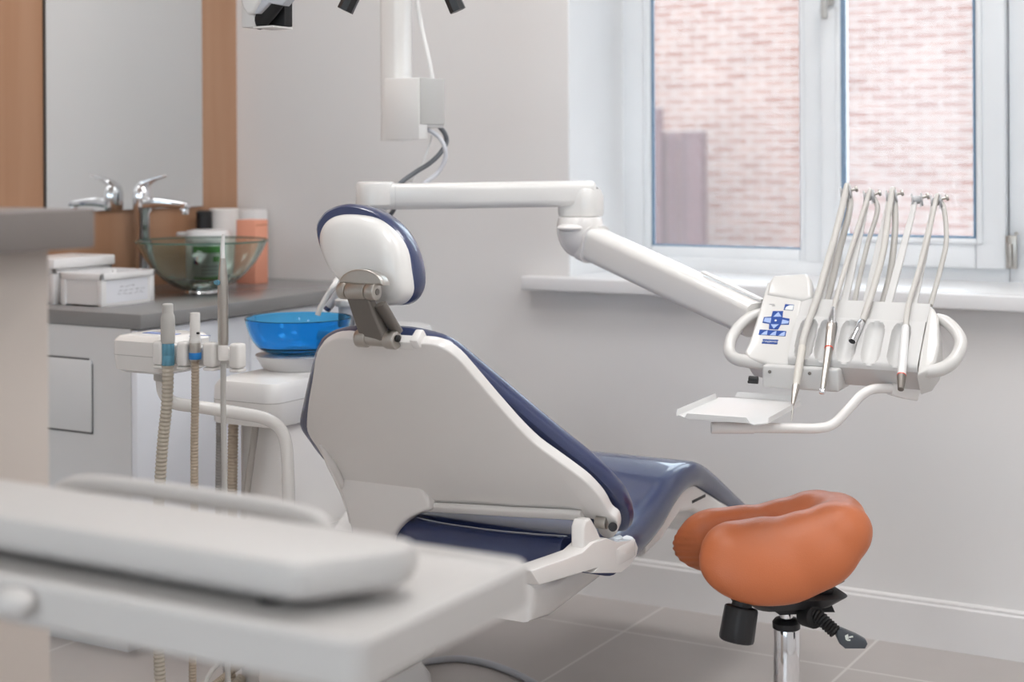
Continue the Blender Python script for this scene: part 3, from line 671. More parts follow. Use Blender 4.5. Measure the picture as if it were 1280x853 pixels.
# large suction
t = thing('suction_handpiece', 'thick grey suction tip with teal ring, left in the holder', 'suction tube', S_(210, 443), 'suction tubes in the holder')
o_ = S_(210, 440)
obj('tip', lathe([(.0118, .0155), (.0128, .020), (.0128, .054), (.0120, .064), (.0100, .069), (.0096, .071), (.0096, .0845), (.0080, .0865)], o_, n=28), M_grey, t)
obj('ring', lathe([(.0110, -.024), (.0117, -.022), (.0117, -.008), (.0112, -.007), (.0116, -.005), (.0116, .013), (.0110, .0155)], o_, n=28), M_teal, t, 'teal metal ring')
corr([S_(210, 452), S_(209, 500), S_(203, 560), S_(198, 640), S_(196, 720), S_(198, 800), S_(202, 880), S_(208, 950), V((-2.03, 2.22, .055)), V((-2.11, 2.38, .055)), V((-2.125, 2.545, .10))], .0100, .0074, M_corrl, 'hose', t)
t = thing('saliva_ejector', 'slim white saliva ejector with blue ring, middle of the holder', 'suction tube', S_(244, 443), 'suction tubes in the holder')
o_ = S_(244, 440)
obj('tip', lathe([(.0098, .014), (.0105, .017), (.0106, .020), (.0102, .022), (.0092, .026), (.0092, .066), (.0084, .0695), (.006, .0698)], o_, n=24), M_white, t)
obj('collar', lathe([(.0100, -.016), (.0106, -.014), (.0106, .016), (.0100, .017)], o_, n=24), M_steel, t)
obj('ring', lathe([(.0108, -.013), (.0112, -.012), (.0112, -.002), (.0108, -.001)], o_, n=24), M_bluering, t, 'bright blue ring')
obj('switch', cyl(o_ + V((.008, -.004, .034)), o_ + V((.0125, -.004, .034)), .002, 8), M_black, t)
corr([S_(244, 451), S_(244, 500), S_(243, 560), S_(243, 640), S_(242, 720), S_(241, 800), S_(241, 860), S_(243, 905), V((-1.97, 2.20, .13)), V((-2.07, 2.36, .13)), V((-2.085, 2.545, .16))], .0068, .0056, M_corr, 'hose', t)
t = thing('air_water_syringe', 'steel air-water syringe with white nozzle, right of the holder', 'syringe', S_(279, 443))
o_ = S_(279, 430)
obj('body', lathe([(.0085, -.002), (.0092, .004), (.0092, .100), (.0086, .112), (.0062, .138), (.0046, .150)], o_, n=24), M_steel, t)
obj('nozzle', tube([o_ + V((0, 0, .149)), o_ + V((-.0005, 0, .168)), o_ + V((.001, 0, .185)), o_ + V((.0025, 0, .193))], [.0042, .0036, .0032, .0026], 12), M_cable, t)
obj('button', merge(cyl(o_ + V((-.003, -.0085, .108)), o_ + V((-.003, -.0125, .108)), .0048, 14, .001), cyl(o_ + V((-.009, -.005, .108)), o_ + V((-.009, -.010, .108)), .0035, 12)), M_teal, t)
obj('sleeve', lathe([(.0070, -.030), (.0094, -.028), (.0094, -.004), (.0085, -.002)], o_, n=20), M_shell, t)
obj('hose', tube([o_ - UP*.036, S_(279, 500), S_(280, 560), S_(281, 640), S_(283, 720), S_(284, 800), S_(285, 850), S_(287, 880), V((-1.93, 2.20, .20)), V((-2.03, 2.36, .20)), V((-2.045, 2.545, .22))], .0050, 12, 5), M_grey, t)
# hoses hanging under the unit head
t = thing('hose_bundle', 'grey and tan hoses hanging under the dental unit head', 'hoses', (ux0+.03, uy0+.03, .64))
def U_(px, py, y=uy0+.03): return ony(px, py, y)
corr([U_(275, 518) , U_(275, 560), U_(274, 640), U_(276, 740), U_(284, 840), U_(300, 900)], .0085, .006, M_corrg, 'hose', t)
corr([U_(292, 520), U_(291, 560), U_(290, 640), U_(290, 740), U_(288, 840), U_(300, 910)], .0105, .007, M_corr, 'hose', t)
obj('hose', tube([U_(321, 522, uy0+.03), U_(316, 560, uy0+.028), U_(308, 620, uy0+.026), U_(300, 700, uy0+.02), U_(298, 800, uy0+.02)], .0072, 12, 5), M_hosed, t)

# ================================================================== DELIVERY ARM + INSTRUMENT CONSOLE
da = thing('instrument_console', 'white instrument console with keypad on a swinging arm before the window', 'dental console', (-2.054, 2.94, 1.08))
c0 = V((-2.054, 2.94, 1.104)); e0 = V((-1.652, 3.215, 1.108))
dr = (e0-c0).normalized()
obj('pivot_hub', lathe([(.040, -.024), (.045, -.018), (.045, .026), (.041, .033), (.03, .035)], c0, n=32), M_white, da)
obj('main_arm', sweep([c0 + dr*.01, c0.lerp(e0, .5), e0 - dr*.06, e0 + dr*.012], rrect(.060, .060, .018, 5), smooth=False, end_round=.012), M_white, da)
obj('hub_seam', sweep([c0 + dr*.045, c0 + dr*.0465], rrect(.0606, .0606, .018, 5), smooth=False), M_panelgrey, da)
el = P(724, 262, 3.62); 
obj('elbow_cap', loft([[P(726, 255, 3.62).to_3d() * 0 + V((P(726, 255, 3.62).x + a, P(726, 255, 3.62).y + c, z)) for a, c in rrect(.100 - o, .085 - o, .03, 5)] for z, o in ((P(726, 270, 3.62).z, .004), (P(726, 266, 3.62).z, 0), (P(726, 245, 3.62).z, 0), (P(726, 236, 3.62).z, .012), (P(726, 230, 3.62).z, .05))]), M_white, da)
jc = P(725, 286, 3.60)
b = ellipsoid(jc, (CR*.054, UP*.068, CW*.05), n=32)
b2 = new()
for v in b.verts:
    if v.co.z > P(725, 271, 3.6).z: v.co.z = P(725, 271, 3.6).z
jn = obj('elbow_joint', b, M_shell, da)
obj('joint_brow', ellipsoid(P(714, 285, 3.57), (CR*.034, UP*.010, CW*.03), n=20), M_shell, jn)
a0 = P(742, 305, 3.58); a1 = P(945, 400, 3.16)
dd = (a1-a0).normalized()
obj('arm_collar', sweep([a0 - dd*.022, a0 + dd*.006], rrect(.078, .088, .022, 5), smooth=False), M_shell, jn)
arm2 = obj('spring_arm', sweep([a0, a0.lerp(a1, .5), a1], rrect(.066, .076, .018, 6), smooth=False, scale=[1, 1, .95]), M_white, da)
sd2 = dd.cross(UP).normalized(); u2 = sd2.cross(dd).normalized()
obj('cable_strip', sweep([a0.lerp(a1, .66) + u2*.043 - sd2*.01, a0.lerp(a1, 1.0) + u2*.041 - sd2*.01], rrect(.012, .006, .002), smooth=False), M_whitec, arm2)

# console frame
cyw = math.radians(4)
wd = V((math.cos(cyw), math.sin(cyw), 0)); fd = V((-math.sin(cyw), math.cos(cyw), 0))
sl = (fd*.74 + UP*.67).normalized(); nd = wd.cross(sl)                 # nd: out of the face, toward the user
OC = P(1060, 470, 2.93)
def Q(px, py, off=0): return onp(px, py, OC + nd*off, nd)
# keypad housing
kp = [(959, 352), (985, 349), (1003, 371), (1003, 377), (996, 410), (988, 456), (960, 455), (935, 448), (930, 440), (936, 428), (948, 390)]
obj('keypad_housing', prism([Q(*p) for p in kp], -nd*.055, .006, 3), M_console, da)
obj('upper_housing', prism([Q(*p, .004) for p in ((960, 352), (966, 343), (1008, 340), (1014, 347), (1016, 372), (1003, 376), (957, 368))], -nd*.08, .010, 4), M_console, da)
hl = obj('left_handle', tube([Q(953, 391, -.02), Q(938, 396, -.012), Q(924, 408, -.008), Q(914, 424, -.008), Q(912, 440, -.010), Q(920, 449, -.012), Q(936, 452, -.014), Q(962, 456, -.016), Q(985, 460, -.016)], [.010, .0105, .011, .0115, .012, .0125, .013, .013, .013], 16, 6), M_console, da)
# fluted holder
TL, TRr, BR, BL = Q(1003, 373), Q(1163, 380), Q(1147, 466), Q(985, 455)
GX = [1015, 1038, 1066, 1096, 1128]; 
def gpos(u, v): return (TL.lerp(TRr, u)).lerp(BL.lerp(BR, u), v)
def uof(px):                                         # position of a groove across the holder
    return (px - 994) / (1155 - 994)
t = new(); NU, NV = 120, 44; G = []
for j in range(NV+1):
    row = []
    for i in range(NU+1):
        u, v = i/NU, j/NV
        h = 0
        k = max(0, min(1, (v-.27)/.06)); h += .010 * k*k*(3-2*k)
        if v > .3:
            for gx in (1012, 1037, 1065, 1096, 1128):
                du = (u - uof(gx)) / .072; dv = (v - .66) / .30
                rr = abs(du)**2.6 + abs(dv)**4
                if rr < 1: h -= .0135 * (1-rr)**.55
        k = max(0, min(1, (v-.93)/.07)); h -= .010*k*k
        row.append(t.verts.new(gpos(u, v) + nd*h))
    G.append(row)
for j in range(NV):
    for i in range(NU): t.faces.new((G[j][i], G[j][i+1], G[j+1][i+1], G[j+1][i]))
bd = [G[0][i] for i in range(NU+1)] + [G[j][NU] for j in range(1, NV+1)] + [G[NV][i] for i in range(NU-1, -1, -1)] + [G[j][0] for j in range(NV-1, 0, -1)]
bk = [t.verts.new(v.co - nd*(.05 + (v.co - OC).dot(nd))) for v in bd]
for i in range(len(bd)): t.faces.new((bd[i], bd[(i+1) % len(bd)], bk[(i+1) % len(bd)], bk[i]))
t.faces.new(bk[::-1])
hold = obj('instrument_holder', t, M_panelgrey, da, 'fluted pale grey holder', angle=30)
ec = [(1162, 381), (1168, 386), (1173, 396), (1174, 430), (1170, 450), (1160, 464), (1146, 469), (1150, 440), (1158, 400)]
obj('end_cap', prism([Q(*p, .012) for p in ec], -nd*.06, .006, 3), M_console, da)
obj('right_handle', tube([Q(1172, 399, -.01), Q(1182, 402, -.004), Q(1194, 413, 0), Q(1201, 427, 0), Q(1198, 442, 0), Q(1188, 455, 0), Q(1172, 463, 0), Q(1150, 465, 0)], [.011, .0112, .0115, .0118, .012, .0125, .0128, .012], 16, 6), M_console, da)
# keypad print
KP = V(Q(967, 404)); 
def decal(pts, m, name, par, off=.0007, lab=None): return obj(name, prism([Q(*p, off) for p in pts], -nd*.0006), m, par, lab)
kpad = decal([(966, 389), (979, 389), (978, 397), (987, 398.5), (986, 406), (976, 406), (972.5, 412), (961, 411.5), (961.5, 405), (953, 403.5), (955, 396.5), (964, 396)], M_pad, 'keypad', da, lab='blue cross-shaped keypad')
decal([(973, 390), (977, 396), (966.5, 396)], M_padlight, 'key_symbol', kpad, .0013); decal([(963.5, 405.5), (973.5, 405.5), (967, 411)], M_padlight, 'key_symbol', kpad, .0013)
decal([(964, 397.5), (963, 404), (954.5, 402), (956, 397.5)], M_padlight, 'key_symbol', kpad, .0013); decal([(978, 399.5), (986, 401.5), (985, 404.5), (976.5, 405)], M_padlight, 'key_symbol', kpad, .0013)
cc_ = Q(969.5, 400.7, .0013)
obj('key_symbol', cyl(cc_ - nd*.0005, cc_, .0022, 14), M_labelw, kpad)
ks = decal([(949.5, 412), (983, 414), (981.5, 420.5), (948, 418.5)], M_pad, 'key_strip', da, lab='blue strip of three keys')
for a in (0, 11, 22): decal([(951+a, 418.4+a*.06), (955+a, 415+a*.06), (959.5+a, 413.2+a*.06), (958.5+a, 418.8+a*.06)], M_padlight, 'key_symbol', ks, .0013)
kk = decal([(981.5, 380.2), (992.5, 381.2), (991, 388.2), (979.5, 387.4)], M_pad, 'display_key', da); decal([(981, 387), (983, 383.6), (987, 381.8), (992, 381.7), (990.6, 387.7)], M_labelw, 'key_symbol', kk, .0013)
st = decal([(953.5, 424), (973, 425), (971.5, 430.5), (952, 429.4)], M_pad, 'maker_sign', da, lab='small blue sign with white lettering')
exx = (Q(973, 425) - Q(953.5, 424)).normalized(); 
obj('lettering', text_bm('ВЛАДМИВА', .0058, Q(962.5, 427.2, .0014), exx, nd.cross(exx)), M_labelw, st)
obj('small_print', merge(box(Q(965, 380.6, .0006), (.011, .0012, .0004), ax=(wd, sl, nd)), box(Q(967, 382.4, .0006), (.006, .0010, .0004), ax=(wd, sl, nd))), M_ink, da, 'tiny grey print')
# bracket box under the console
Zk = 2.96
kb0, kb1 = P(946, 461, Zk), P(1052, 492, Zk)
kc = (kb0+kb1)/2
kbx = obj('bracket_box', box(kc + fd*.05 + UP*.004, (.150, .09, .044), .005, 3, ax=(wd, fd, UP)), M_panelgrey, da)
for px, py in ((962, 465), (1012, 467)):
    q = onp(px, py, kc + fd*.0035, fd); obj('screw', cyl(q + fd*.004, q - fd*.0015, .0033, 12, .0006), M_steeld, kbx)
q = P(940, 474, 2.99); obj('clamp_screw', merge(cyl(q - wd*.006, q + wd*.012, .006, 12, .001), cyl(q + V((-.008, 0, -.006)), q + V((.012, 0, -.006)), .003, 8)), M_black, kbx)
obj('neck', cyl(P(975, 440, 3.06), P(975, 470, 3.06), .03, 24, .003), M_panelgrey, da)
q = P(1076, 473, 2.97); obj('under_latch', prism([q - wd*.022, q + wd*.022, q + wd*.014 - UP*.003, q + wd*.008 - UP*.008, q - UP*.004], fd*.03, .001), M_panelgrey, da)
# tray arm
Zt = 2.93
tpts = [P(893, 535, 2.86), P(930, 535, 2.86), P(985, 535.5, 2.87), P(1022, 535.5, 2.88), P(1042, 530, 2.89), P(1062, 510, 2.90), P(1076, 495, 2.91), P(1090, 487, 2.92), P(1108, 485.5, 2.93), P(1122, 486, 2.94)]
ta = obj('tray_arm', tube(tpts, .0092, 16, 6), M_shell, da)
obj('arm_socket', sweep([P(1112, 486, 2.935), P(1128, 488, 2.945), P(1143, 490, 2.955)], rrect(.03, .032, .006), scale=[.7, .95, 1.0]), M_shell, ta)
obj('socket_plate', box(P(1138, 475, 2.96), (.035, .03, .006), .002, ax=(wd, fd, UP)), M_panelgrey, ta)
obj('tray_socket', tube([P(889, 535.2, 2.86), P(942, 535.2, 2.86)], .0105, 18, smooth=False), M_shell, ta)
# tray
ZT = .722
def T_(px, py, dz=0): return onz(px, py, ZT+dz)
tr = thing('instrument_tray', 'empty white tray with folded rims on the console arm', 'tray', T_(920, 515))
fl_ = [T_(848, 519), T_(858, 523), T_(934, 528), T_(942, 531), T_(958, 529), T_(966, 522), T_(996, 504), T_(990, 502), T_(918, 497.5), T_(898, 497), T_(892, 500)]
obj('tray_plate', prism(fl_, UP*-.002), M_whitec, tr)
def rim(a, c, h, nm='rim', mm=None):
    a, c = V(a), V(c); d_ = (c-a).normalized(); o2 = UP.cross(d_)
    obj(nm, prism([a, c, c - d_*.006 + UP*h, a + d_*.006 + UP*h], o2*.0016), mm or M_whitec, tr)
rim(T_(846, 520), T_(896, 498.5), .011); rim(T_(918, 497.2), T_(992, 502), .011); rim(T_(960, 530), T_(1001, 506.5), .010); rim(T_(855, 523), T_(937, 529), .009)
# whips with rollers (parts of the console)
Zw = lambda px, py, o=0: Q(px, py, -.012 + o)
def ZP(px, py, back=0):                                   # upper whip plane: same tilt, a little behind the face
    return Q(px, py, -.014 - back)
whips = [((1026, 374), (1054, 250), 1058, 241), ((1056, 376), (1083, 255), 1087, 246), ((1084, 376), (1110, 258), 1115, 246), ((1111, 378), (1141, 265), 1147, 250), ((1142, 379), (1166, 264), 1171, 252)]
WSEC = rrect(.0155, .007, .003)
for i, (bt, tp, rx, ry) in enumerate(whips):
    a = ZP(*bt); c = ZP(*tp); m_ = a.lerp(c, .5)
    wp = obj('whip_arm', sweep([a - (c-a).normalized()*.02, a, m_, c, ZP(rx, ry) - sl*.006 - wd*.006], WSEC, up=nd, smooth=False, scale=[1.05, 1.05, 1.0, .75, .7]), M_panelgrey, da)
    r0 = ZP(rx, ry); axw = (CR*.93 - CW*.25 + UP*.12).normalized()
    b = cyl(r0 - axw*.0125, r0 - axw*.0085, .0142, 22, .001); cyl(r0 + axw*.0065, r0 + axw*.0105, .0142, 22, .001, bm=b); cyl(r0 - axw*.009, r0 + axw*.007, .0085, 20, bm=b)
    b2 = prism([r0 + axw*.0068 + p for p in (V((0, 0, 0)) - sl*.004 + fd*.004, -sl*.010 - fd*.004, -sl*.022 - nd*.002, -sl*.012 + fd*.008)], axw*.0028); merge(b, b2)
    obj('roller', b, M_roller, wp)
    obj('roller_pin', merge(cyl(r0 + axw*.009 + sl*.006, r0 + axw*.0175 + sl*.008, .003, 12), cyl(r0 + axw*.017 + sl*.008, r0 + axw*.022 + sl*.009, .0068, 16, .001)), M_steel, wp)
# handpieces with their hoses
def hoses(i, front, back, rr, par, m=None):
    rx, ry = whips[i][2], whips[i][3]
    r0 = ZP(rx, ry); top = r0 + sl*.0125
    f = [Q(px, py, o) for px, py, o in front]
    pts = f + [top + nd*.006 - sl*.004, top + sl*.001 - nd*.004]
    if back: pts += [ZP(px, py, o) for px, py, o in back]
    return obj('hose', tube(pts, rr, 12, 6), m or M_hose, par)
def hpiece(name, label, cat, q0, q1):
    return thing(name, label, cat, q0)
# 1 scaler
t = thing('scaler_handpiece', 'cream scaler handpiece with fine needle tip, leftmost of the console handpieces', 'handpiece', Q(993, 505, .02), 'handpieces in the console')
hoses(0, [(1002, 438, .016), (1004, 425, .016), (1010, 405, .012), (1022, 370, .006), (1038, 315, .0), (1050, 272, -.004)], [(1062, 262, .016), (1050, 310, .03), (1038, 360, .035), (1030, 385, .03)], .0072, t)
h0, h1 = Q(1003, 433, .016), Q(995, 482, .016); h2 = Q(991, 506, .018); h3 = Q(989, 527, .018)
d_ = (h1-h0); obj('body', lathe([(.0062, 0), (.0076, .002), (.0078, d_.length*.5), (.0070, d_.length)], h0, d_, 22), M_cream, t)
d2 = h2-h1; obj('nose', lathe([(.0070, 0), (.0074, .003), (.0046, d2.length*.75), (.0030, d2.length)], h1, d2, 20), M_tealtool, t)
obj('needle', tube([h2, h2.lerp(h3, .55) + wd*.0006, h3], [.0021, .0014, .0005], 10), M_tealtool, t)
# 2 contra-angle handpiece
t = thing('turbine_handpiece', 'steel dental handpiece with a brown-gold band, second from left on the console', 'handpiece', Q(1029, 493, .02), 'handpieces in the console')
hoses(1, [(1042, 388, .014), (1045, 375, .012), (1052, 350, .006), (1066, 305, .0), (1080, 262, -.004)], [(1097, 262, .014), (1086, 300, .026), (1075, 345, .034), (1068, 378, .034)], .0052, t)
h0, h1, h2, h3, h4 = Q(1042, 385, .014), Q(1039, 406, .015), Q(1036, 436, .016), Q(1032, 462, .018), Q(1028, 490, .020)
d_ = h1-h0; obj('coupling', lathe([(.0045, 0), (.0052, .002), (.0078, d_.length*.6), (.0085, d_.length)], h0, d_, 22), M_chrome, t)
d_ = h2-h1; g = d_.normalized()
mb = obj('motor', lathe([(.0088, 0), (.0092, .002), (.0092, .013), (.0086, .0145), (.0088, d_.length*.6), (.0082, d_.length)], h1, d_, 22), M_tealtool, t)
obj('band', lathe([(.0083, 0), (.0086, .001), (.0083, .003)], h2 - g*.002, d_, 20), M_redring, t, 'copper-red band')
obj('shank', tube([h2, h3, h4], [.0078, .0062, .0045], 18), M_steel, t)
obj('head', cyl(h4 + wd*-.005 + nd*.002, h4 + wd*.005 + nd*.001, .0058, 18, .0015), M_chrome, t)
# 3 open coupling
t = thing('handpiece_hose', 'hose ending in a bare open chrome coupling, third on the console', 'handpiece hose', Q(1066, 427, .02), 'handpieces in the console')
hoses(2, [(1078, 402, .014), (1082, 390, .012), (1092, 360, .006), (1104, 315, 0), (1110, 272, -.004)], [(1119, 268, .014), (1118, 300, .024), (1112, 345, .034), (1103, 380, .036)], .0068, t)
h0, h1 = Q(1077, 402, .014), Q(1065, 427, .018); d_ = h1-h0
obj('coupling', lathe([(.0062, 0), (.0070, .001), (.0074, d_.length*.5), (.0079, d_.length), (.0066, d_.length), (.006, d_.length-.006)], h0, d_, 22), M_chrome, t)
obj('bore', lathe([(.0065, -.0022), (.0065, -.0012)], h1, d_, 18), M_black, t, 'dark open end')
# 5 micromotor
t = thing('polishing_handpiece', 'white handpiece with red ring and grey nose, rightmost on the console', 'handpiece', Q(1127, 486, .02), 'handpieces in the console')
hoses(4, [(1132, 412, .014), (1133, 396, .012), (1137, 375, .006), (1148, 340, .001), (1160, 295, -.002), (1166, 268, -.004)], [(1180, 262, .010), (1183, 300, .020), (1176, 335, .030), (1163, 382, .034)], .0052, t)
h0, h1, h2 = Q(1132, 408, .014), Q(1127, 469, .016), Q(1126, 487, .018)
d_ = h1-h0; obj('body', lathe([(.0058, 0), (.0072, .003), (.0080, d_.length*.3), (.0082, d_.length)], h0, d_, 22), M_whitec, t)
g = d_.normalized(); obj('ring', lathe([(.0083, 0), (.0086, .0006), (.0086, .0024), (.0083, .003)], h1, d_, 22), M_redring, t, 'red ring')
d2 = h2-h1; obj('nose', lathe([(.0084, .003), (.0082, .007), (.0056, d2.length), (.004, d2.length+.001)], h1, d2, 22), M_steeld, t)

# ================================================================== LIGHT POLE, LAMP, X-RAY ARM
Zp = 3.72
pt = P(495.5, 0, Zp); pb = P(495.5, 176, Zp)
lp = thing('light_pole', 'white hanging pole with a cable box above the console arm', 'pole', (pt.x, pt.y, CH))
pr2 = .041
pc_ = V(((pt.x+pb.x)/2, (pt.y+pb.y)/2, 0))
obj('pole', loft([[V((pc_.x + a, pc_.y + c, z)) for a, c in rrect(.066, .066, .020, 5)] for z in (pb.z, pb.z+.003, CH)]), M_white, lp)
jz1, jz0 = P(515, 100, Zp).z, P(515, 175, Zp).z
jb = obj('junction_box', bx(pc_.x + .018, pc_.x + .115, pc_.y - .078, pc_.y - .040, jz0, jz1, .003), M_white, lp)
b = bx(pc_.x + .066, pc_.x + .118, pc_.y - .0795, pc_.y + .02, jz0 + .030, jz1 - .001, .002)
jq0, jq1 = P(524, 155, 3.66), P(551, 103, 3.66)
obj('grey_cover', bx(pc_.x + .114, pc_.x + .118, pc_.y - .074, pc_.y + .030, jz0 + .035, jz1, .002), M_grey, jb, 'grey metal side cover')
obj('box_back', bx(pc_.x + .04, pc_.x + .114, pc_.y - .04, pc_.y + .032, jz0 + .028, jz1-.001, .002), M_panelgrey, jb)
obj('cable', tube([P(541, 104, 3.68), P(536, 75, 3.68), P(527, 35, 3.70), P(521, 0, 3.70), P(515, -60, 3.70), V((pc_.x+.045, pc_.y+.01, 1.75))], .0055, 10, 6), M_cable, lp, 'white cable')
cables = thing('cable_bundle', 'loose loop of white and dark cables under the cable box', 'cables', P(540, 165, 3.66))
obj('cable', tube([P(526, 160, 3.66), P(538, 164, 3.65), P(549, 172, 3.64), P(556, 185, 3.62), P(556, 200, 3.62), P(547, 216, 3.62), P(532, 228, 3.60), P(520, 240, 3.60)], .0052, 10, 6), M_cableb, cables, 'pale grey cable')
obj('cable', tube([P(548, 157, 3.70), P(556, 167, 3.70), P(558, 178, 3.70), P(550, 192, 3.68), P(536, 205, 3.66), P(520, 215, 3.64), P(503, 227, 3.62), P(488, 242, 3.62)], .0058, 10, 6), M_cabled, cables, 'dark grey cable')
obj('cable', tube([P(540, 170, 3.70), P(535, 186, 3.70), P(527, 206, 3.68), P(515, 225, 3.66), P(508, 245, 3.66)], .0026, 8, 6), M_cable, cables, 'thin white cable')
obj('cable', tube([P(500, 250, 3.62), P(490, 266, 3.60), P(478, 282, 3.58), P(462, 296, 3.55)], .0052, 10, 6), M_cabled, cables, 'dark grey cable')
# operating lamp with two handles (head above the frame)
Zl = 3.0
lc = P(502, -75, Zl)
ol = thing('operating_lamp', 'dental lamp with two black angled handles at the top edge', 'lamp', lc)
obj('lamp_head', loft([[lc + CR*a + CW*c + UP*z for a, c in rrect(.30 - o, .13 - o, .05, 5)] for z, o in ((.0, .03), (.008, 0), (.05, 0), (.075, .05))]), M_white, ol)
for sx, tipx, topx in ((-1, 433, 462), (1, 571, 545)):
    tp = P(tipx, 10, Zl); up_ = P(topx, -50, Zl); g = (tp-up_).normalized()
    hb_ = lathe([(.0145, 0), (.0155, .01), (.0155, (tp-up_).length - .004), (.0135, (tp-up_).length + .002), (.010, (tp-up_).length + .0022)], up_ - g*.04, g, 8)
    obj('handle', tube([up_ - g*.05, tp + g*.006], [.0150, .0165], 8, smooth=False), M_black, ol, 'black faceted grip')
la = V((pc_.x, pc_.y-.0335, 1.95))
obj('lamp_arm', tube([lc + UP*.06, lc + UP*.16, lc.lerp(la, .4) + UP*.22, la], .018, 16, 6), M_white, ol)
# x-ray arm joint in the corner
xa = thing('swing_arm', 'white jointed swing arm with black bellows at the top left', 'swing arm', V((-1.72, 2.34, CH)))
Yw = 2.30
def X_(px, py, y=Yw): return ony(px, py, y)
KS = 2.30/3.62
ax0 = X_(301, 0).x; ax1 = X_(318, 0).x; ax2 = X_(341, 0).x; zb0 = X_(310, 34).z
obj('mount', bx(ax0, ax1, Yw, Yw+.06, zb0, zb0+.16, .003), M_white, xa)
obj('mount_floor', bx(ax1-.004, ax2, Yw, Yw+.06, X_(325, 35).z, X_(325, 32.5).z, .001), M_white, xa)
obj('cavity', bx(ax1-.002, ax2, Yw+.035, Yw+.06, X_(325, 32).z, X_(325, -10).z, .002), M_blackr, xa, 'black inner housing')
obj('bellows', tube([X_(322, 29, Yw+.018), X_(331, 21, Yw+.014), X_(341, 9, Yw+.012), X_(352, -8, Yw+.01), X_(372, -45, Yw+.01)], [.0145, .0155, .0155, .016, .0165], 16, 5), M_blackr, xa, 'black rubber bellows')
obj('arm_cover', prism([X_(*p, Yw-.02) for p in ((299, -40), (299, -5), (303, 10), (309, 18), (315, 16), (325, -2), (345, -40))], V((0, .024, 0)), .005, 3), M_white, xa)
obj('grey_cover', prism([X_(*p, Yw-.012) for p in ((325, -4), (317, 17), (323, 17), (336, 4), (353, 7), (362, -3), (385, -45), (350, -45))], V((0, .022, 0)), .003, 3), M_cableb, xa, 'grey inner arm')
obj('arm', sweep([X_(352, -30, Yw+.012), X_(420, -160, Yw+.012)], rrect(.04, .045, .012), smooth=False), M_white, xa)
hx0 = X_(310, 0)
obj('drop_tube', cyl((hx0.x+.01, Yw+.04, zb0+.12), (hx0.x+.01, Yw+.04, CH), .022, 24), M_white, xa)
# ================================================================== SADDLE STOOL
SC = P(983, 690, 2.88)
la_ = (CR*math.cos(.20) + CW*math.sin(.20)).normalized()       # along the saddle, to the joined (raised) end
lb_ = UP.cross(la_).normalized()                                # away from the viewer
def sp_(a, b_, z): return V((0, 0, 0)) + SC0 + la_*a + lb_*b_ + UP*z
ctr = P(975, 690, 2.95); SC0 = V((ctr.x, ctr.y, 0)) ; zc = ctr.z
st_ = thing('saddle_stool', 'tan leather saddle stool on chrome gas lift in front of the chair', 'stool', (SC0.x, SC0.y, 0))
bmx = new()
def blob(a, b_, z, ra, rb, rz, tilt=0, yaw=0, pitch=0):
    M = Matrix.Rotation(yaw, 3, 'Z') @ Matrix.Rotation(pitch, 3, 'Y') @ Matrix.Rotation(tilt, 3, 'X')
    vs = []
    for e, l in ((V((1, 0, 0)), ra), (V((0, 1, 0)), rb), (V((0, 0, 1)), rz)):
        d = M @ e; vs.append((la_*d.x + lb_*d.y + UP*d.z) * l)
    ellipsoid(sp_(a, b_, zc + z + .006), vs, bmx, 28)
for s in (-1, 1):
    blob(-.052, s*.080, .000, .138, .048, .086, tilt=s*.62)                  # the long side pads
    blob(-.110, s*.070, .012, .072, .044, .066, tilt=s*.60)
    blob(.020, s*.078, .012, .112, .048, .080, tilt=s*.64, pitch=-.22)
    blob(.075, s*.064, .034, .085, .050, .066, tilt=s*.68, pitch=-.35)
blob(.112, 0, .054, .056, .080, .046, pitch=-.25)                            # raised joined end
blob(.0, 0, -.004, .130, .060, .040)                                         # bridge beneath the groove
blob(.050, 0, .020, .080, .050, .045, pitch=-.25)
sb = remesh(bmx, .006, 26)
for v in sb.verts:                                                           # gathered leather at the split end
    d = v.co - SC0; a = d.dot(la_); bb = d.dot(lb_); z = v.co.z - zc
    if a < -.125 and z < .045 and bb > .02:
        k = min(1, (-.125-a)/.03) * min(1, (.045-z)/.03); v.co += la_ * (.0028*k*.6*math.sin(z*520 + bb*90))
seat = obj('seat', sb, M_orange, st_, angle=180)
obj('seam', tube([sp_(-.125, .002, zc-.01), sp_(-.118, .002, zc+.022), sp_(-.06, .001, zc+.036), sp_(.0, 0, zc+.046), sp_(.05, 0, zc+.064)], .0022, 8, 6), M_stitch, seat)
# underside trim and mechanism
cxp = P(983, 790, 2.95); cx_, cy_ = cxp.x, cxp.y
obj('seat_plate', loft([[V((cx_ + la_.x*a + lb_.x*c, cy_ + la_.y*a + lb_.y*c, z)) for a, c in rrect(.20*s, .16*s, .03, 4)] for z, s in ((P(983, 752, 2.95).z, .75), (P(983, 738, 2.95).z, 1))]), M_black, st_)
def K(px, py, Z=2.93): return P(px, py, Z)
b = prism([K(908, 738), K(1034, 736), K(1034, 741), K(1018, 755), K(1016, 768), K(975, 770), K(958, 758), K(945, 752), K(915, 752)], CW*.07, .003)
mech = obj('mechanism', b, M_black, st_)
obj('bracket', prism([K(1028, 722, 2.95), K(1057, 706, 2.95), K(1056, 728, 2.95), K(1050, 731, 2.95), K(1030, 740, 2.95), K(1012, 740, 2.95)], CW*.05, .003), M_steeld, mech)
obj('plate', prism([K(1002, 741, 2.92), K(1042, 738, 2.92), K(1040, 744, 2.92), K(1002, 748, 2.92)], CW*.09, .001), M_black, mech)
obj('guard', prism([K(1012, 755, 2.92), K(1030, 752, 2.92), K(1040, 757, 2.92), K(1044, 766, 2.92), K(1030, 766, 2.92), K(1016, 764, 2.92)], CW*.02, .001), M_black, mech)
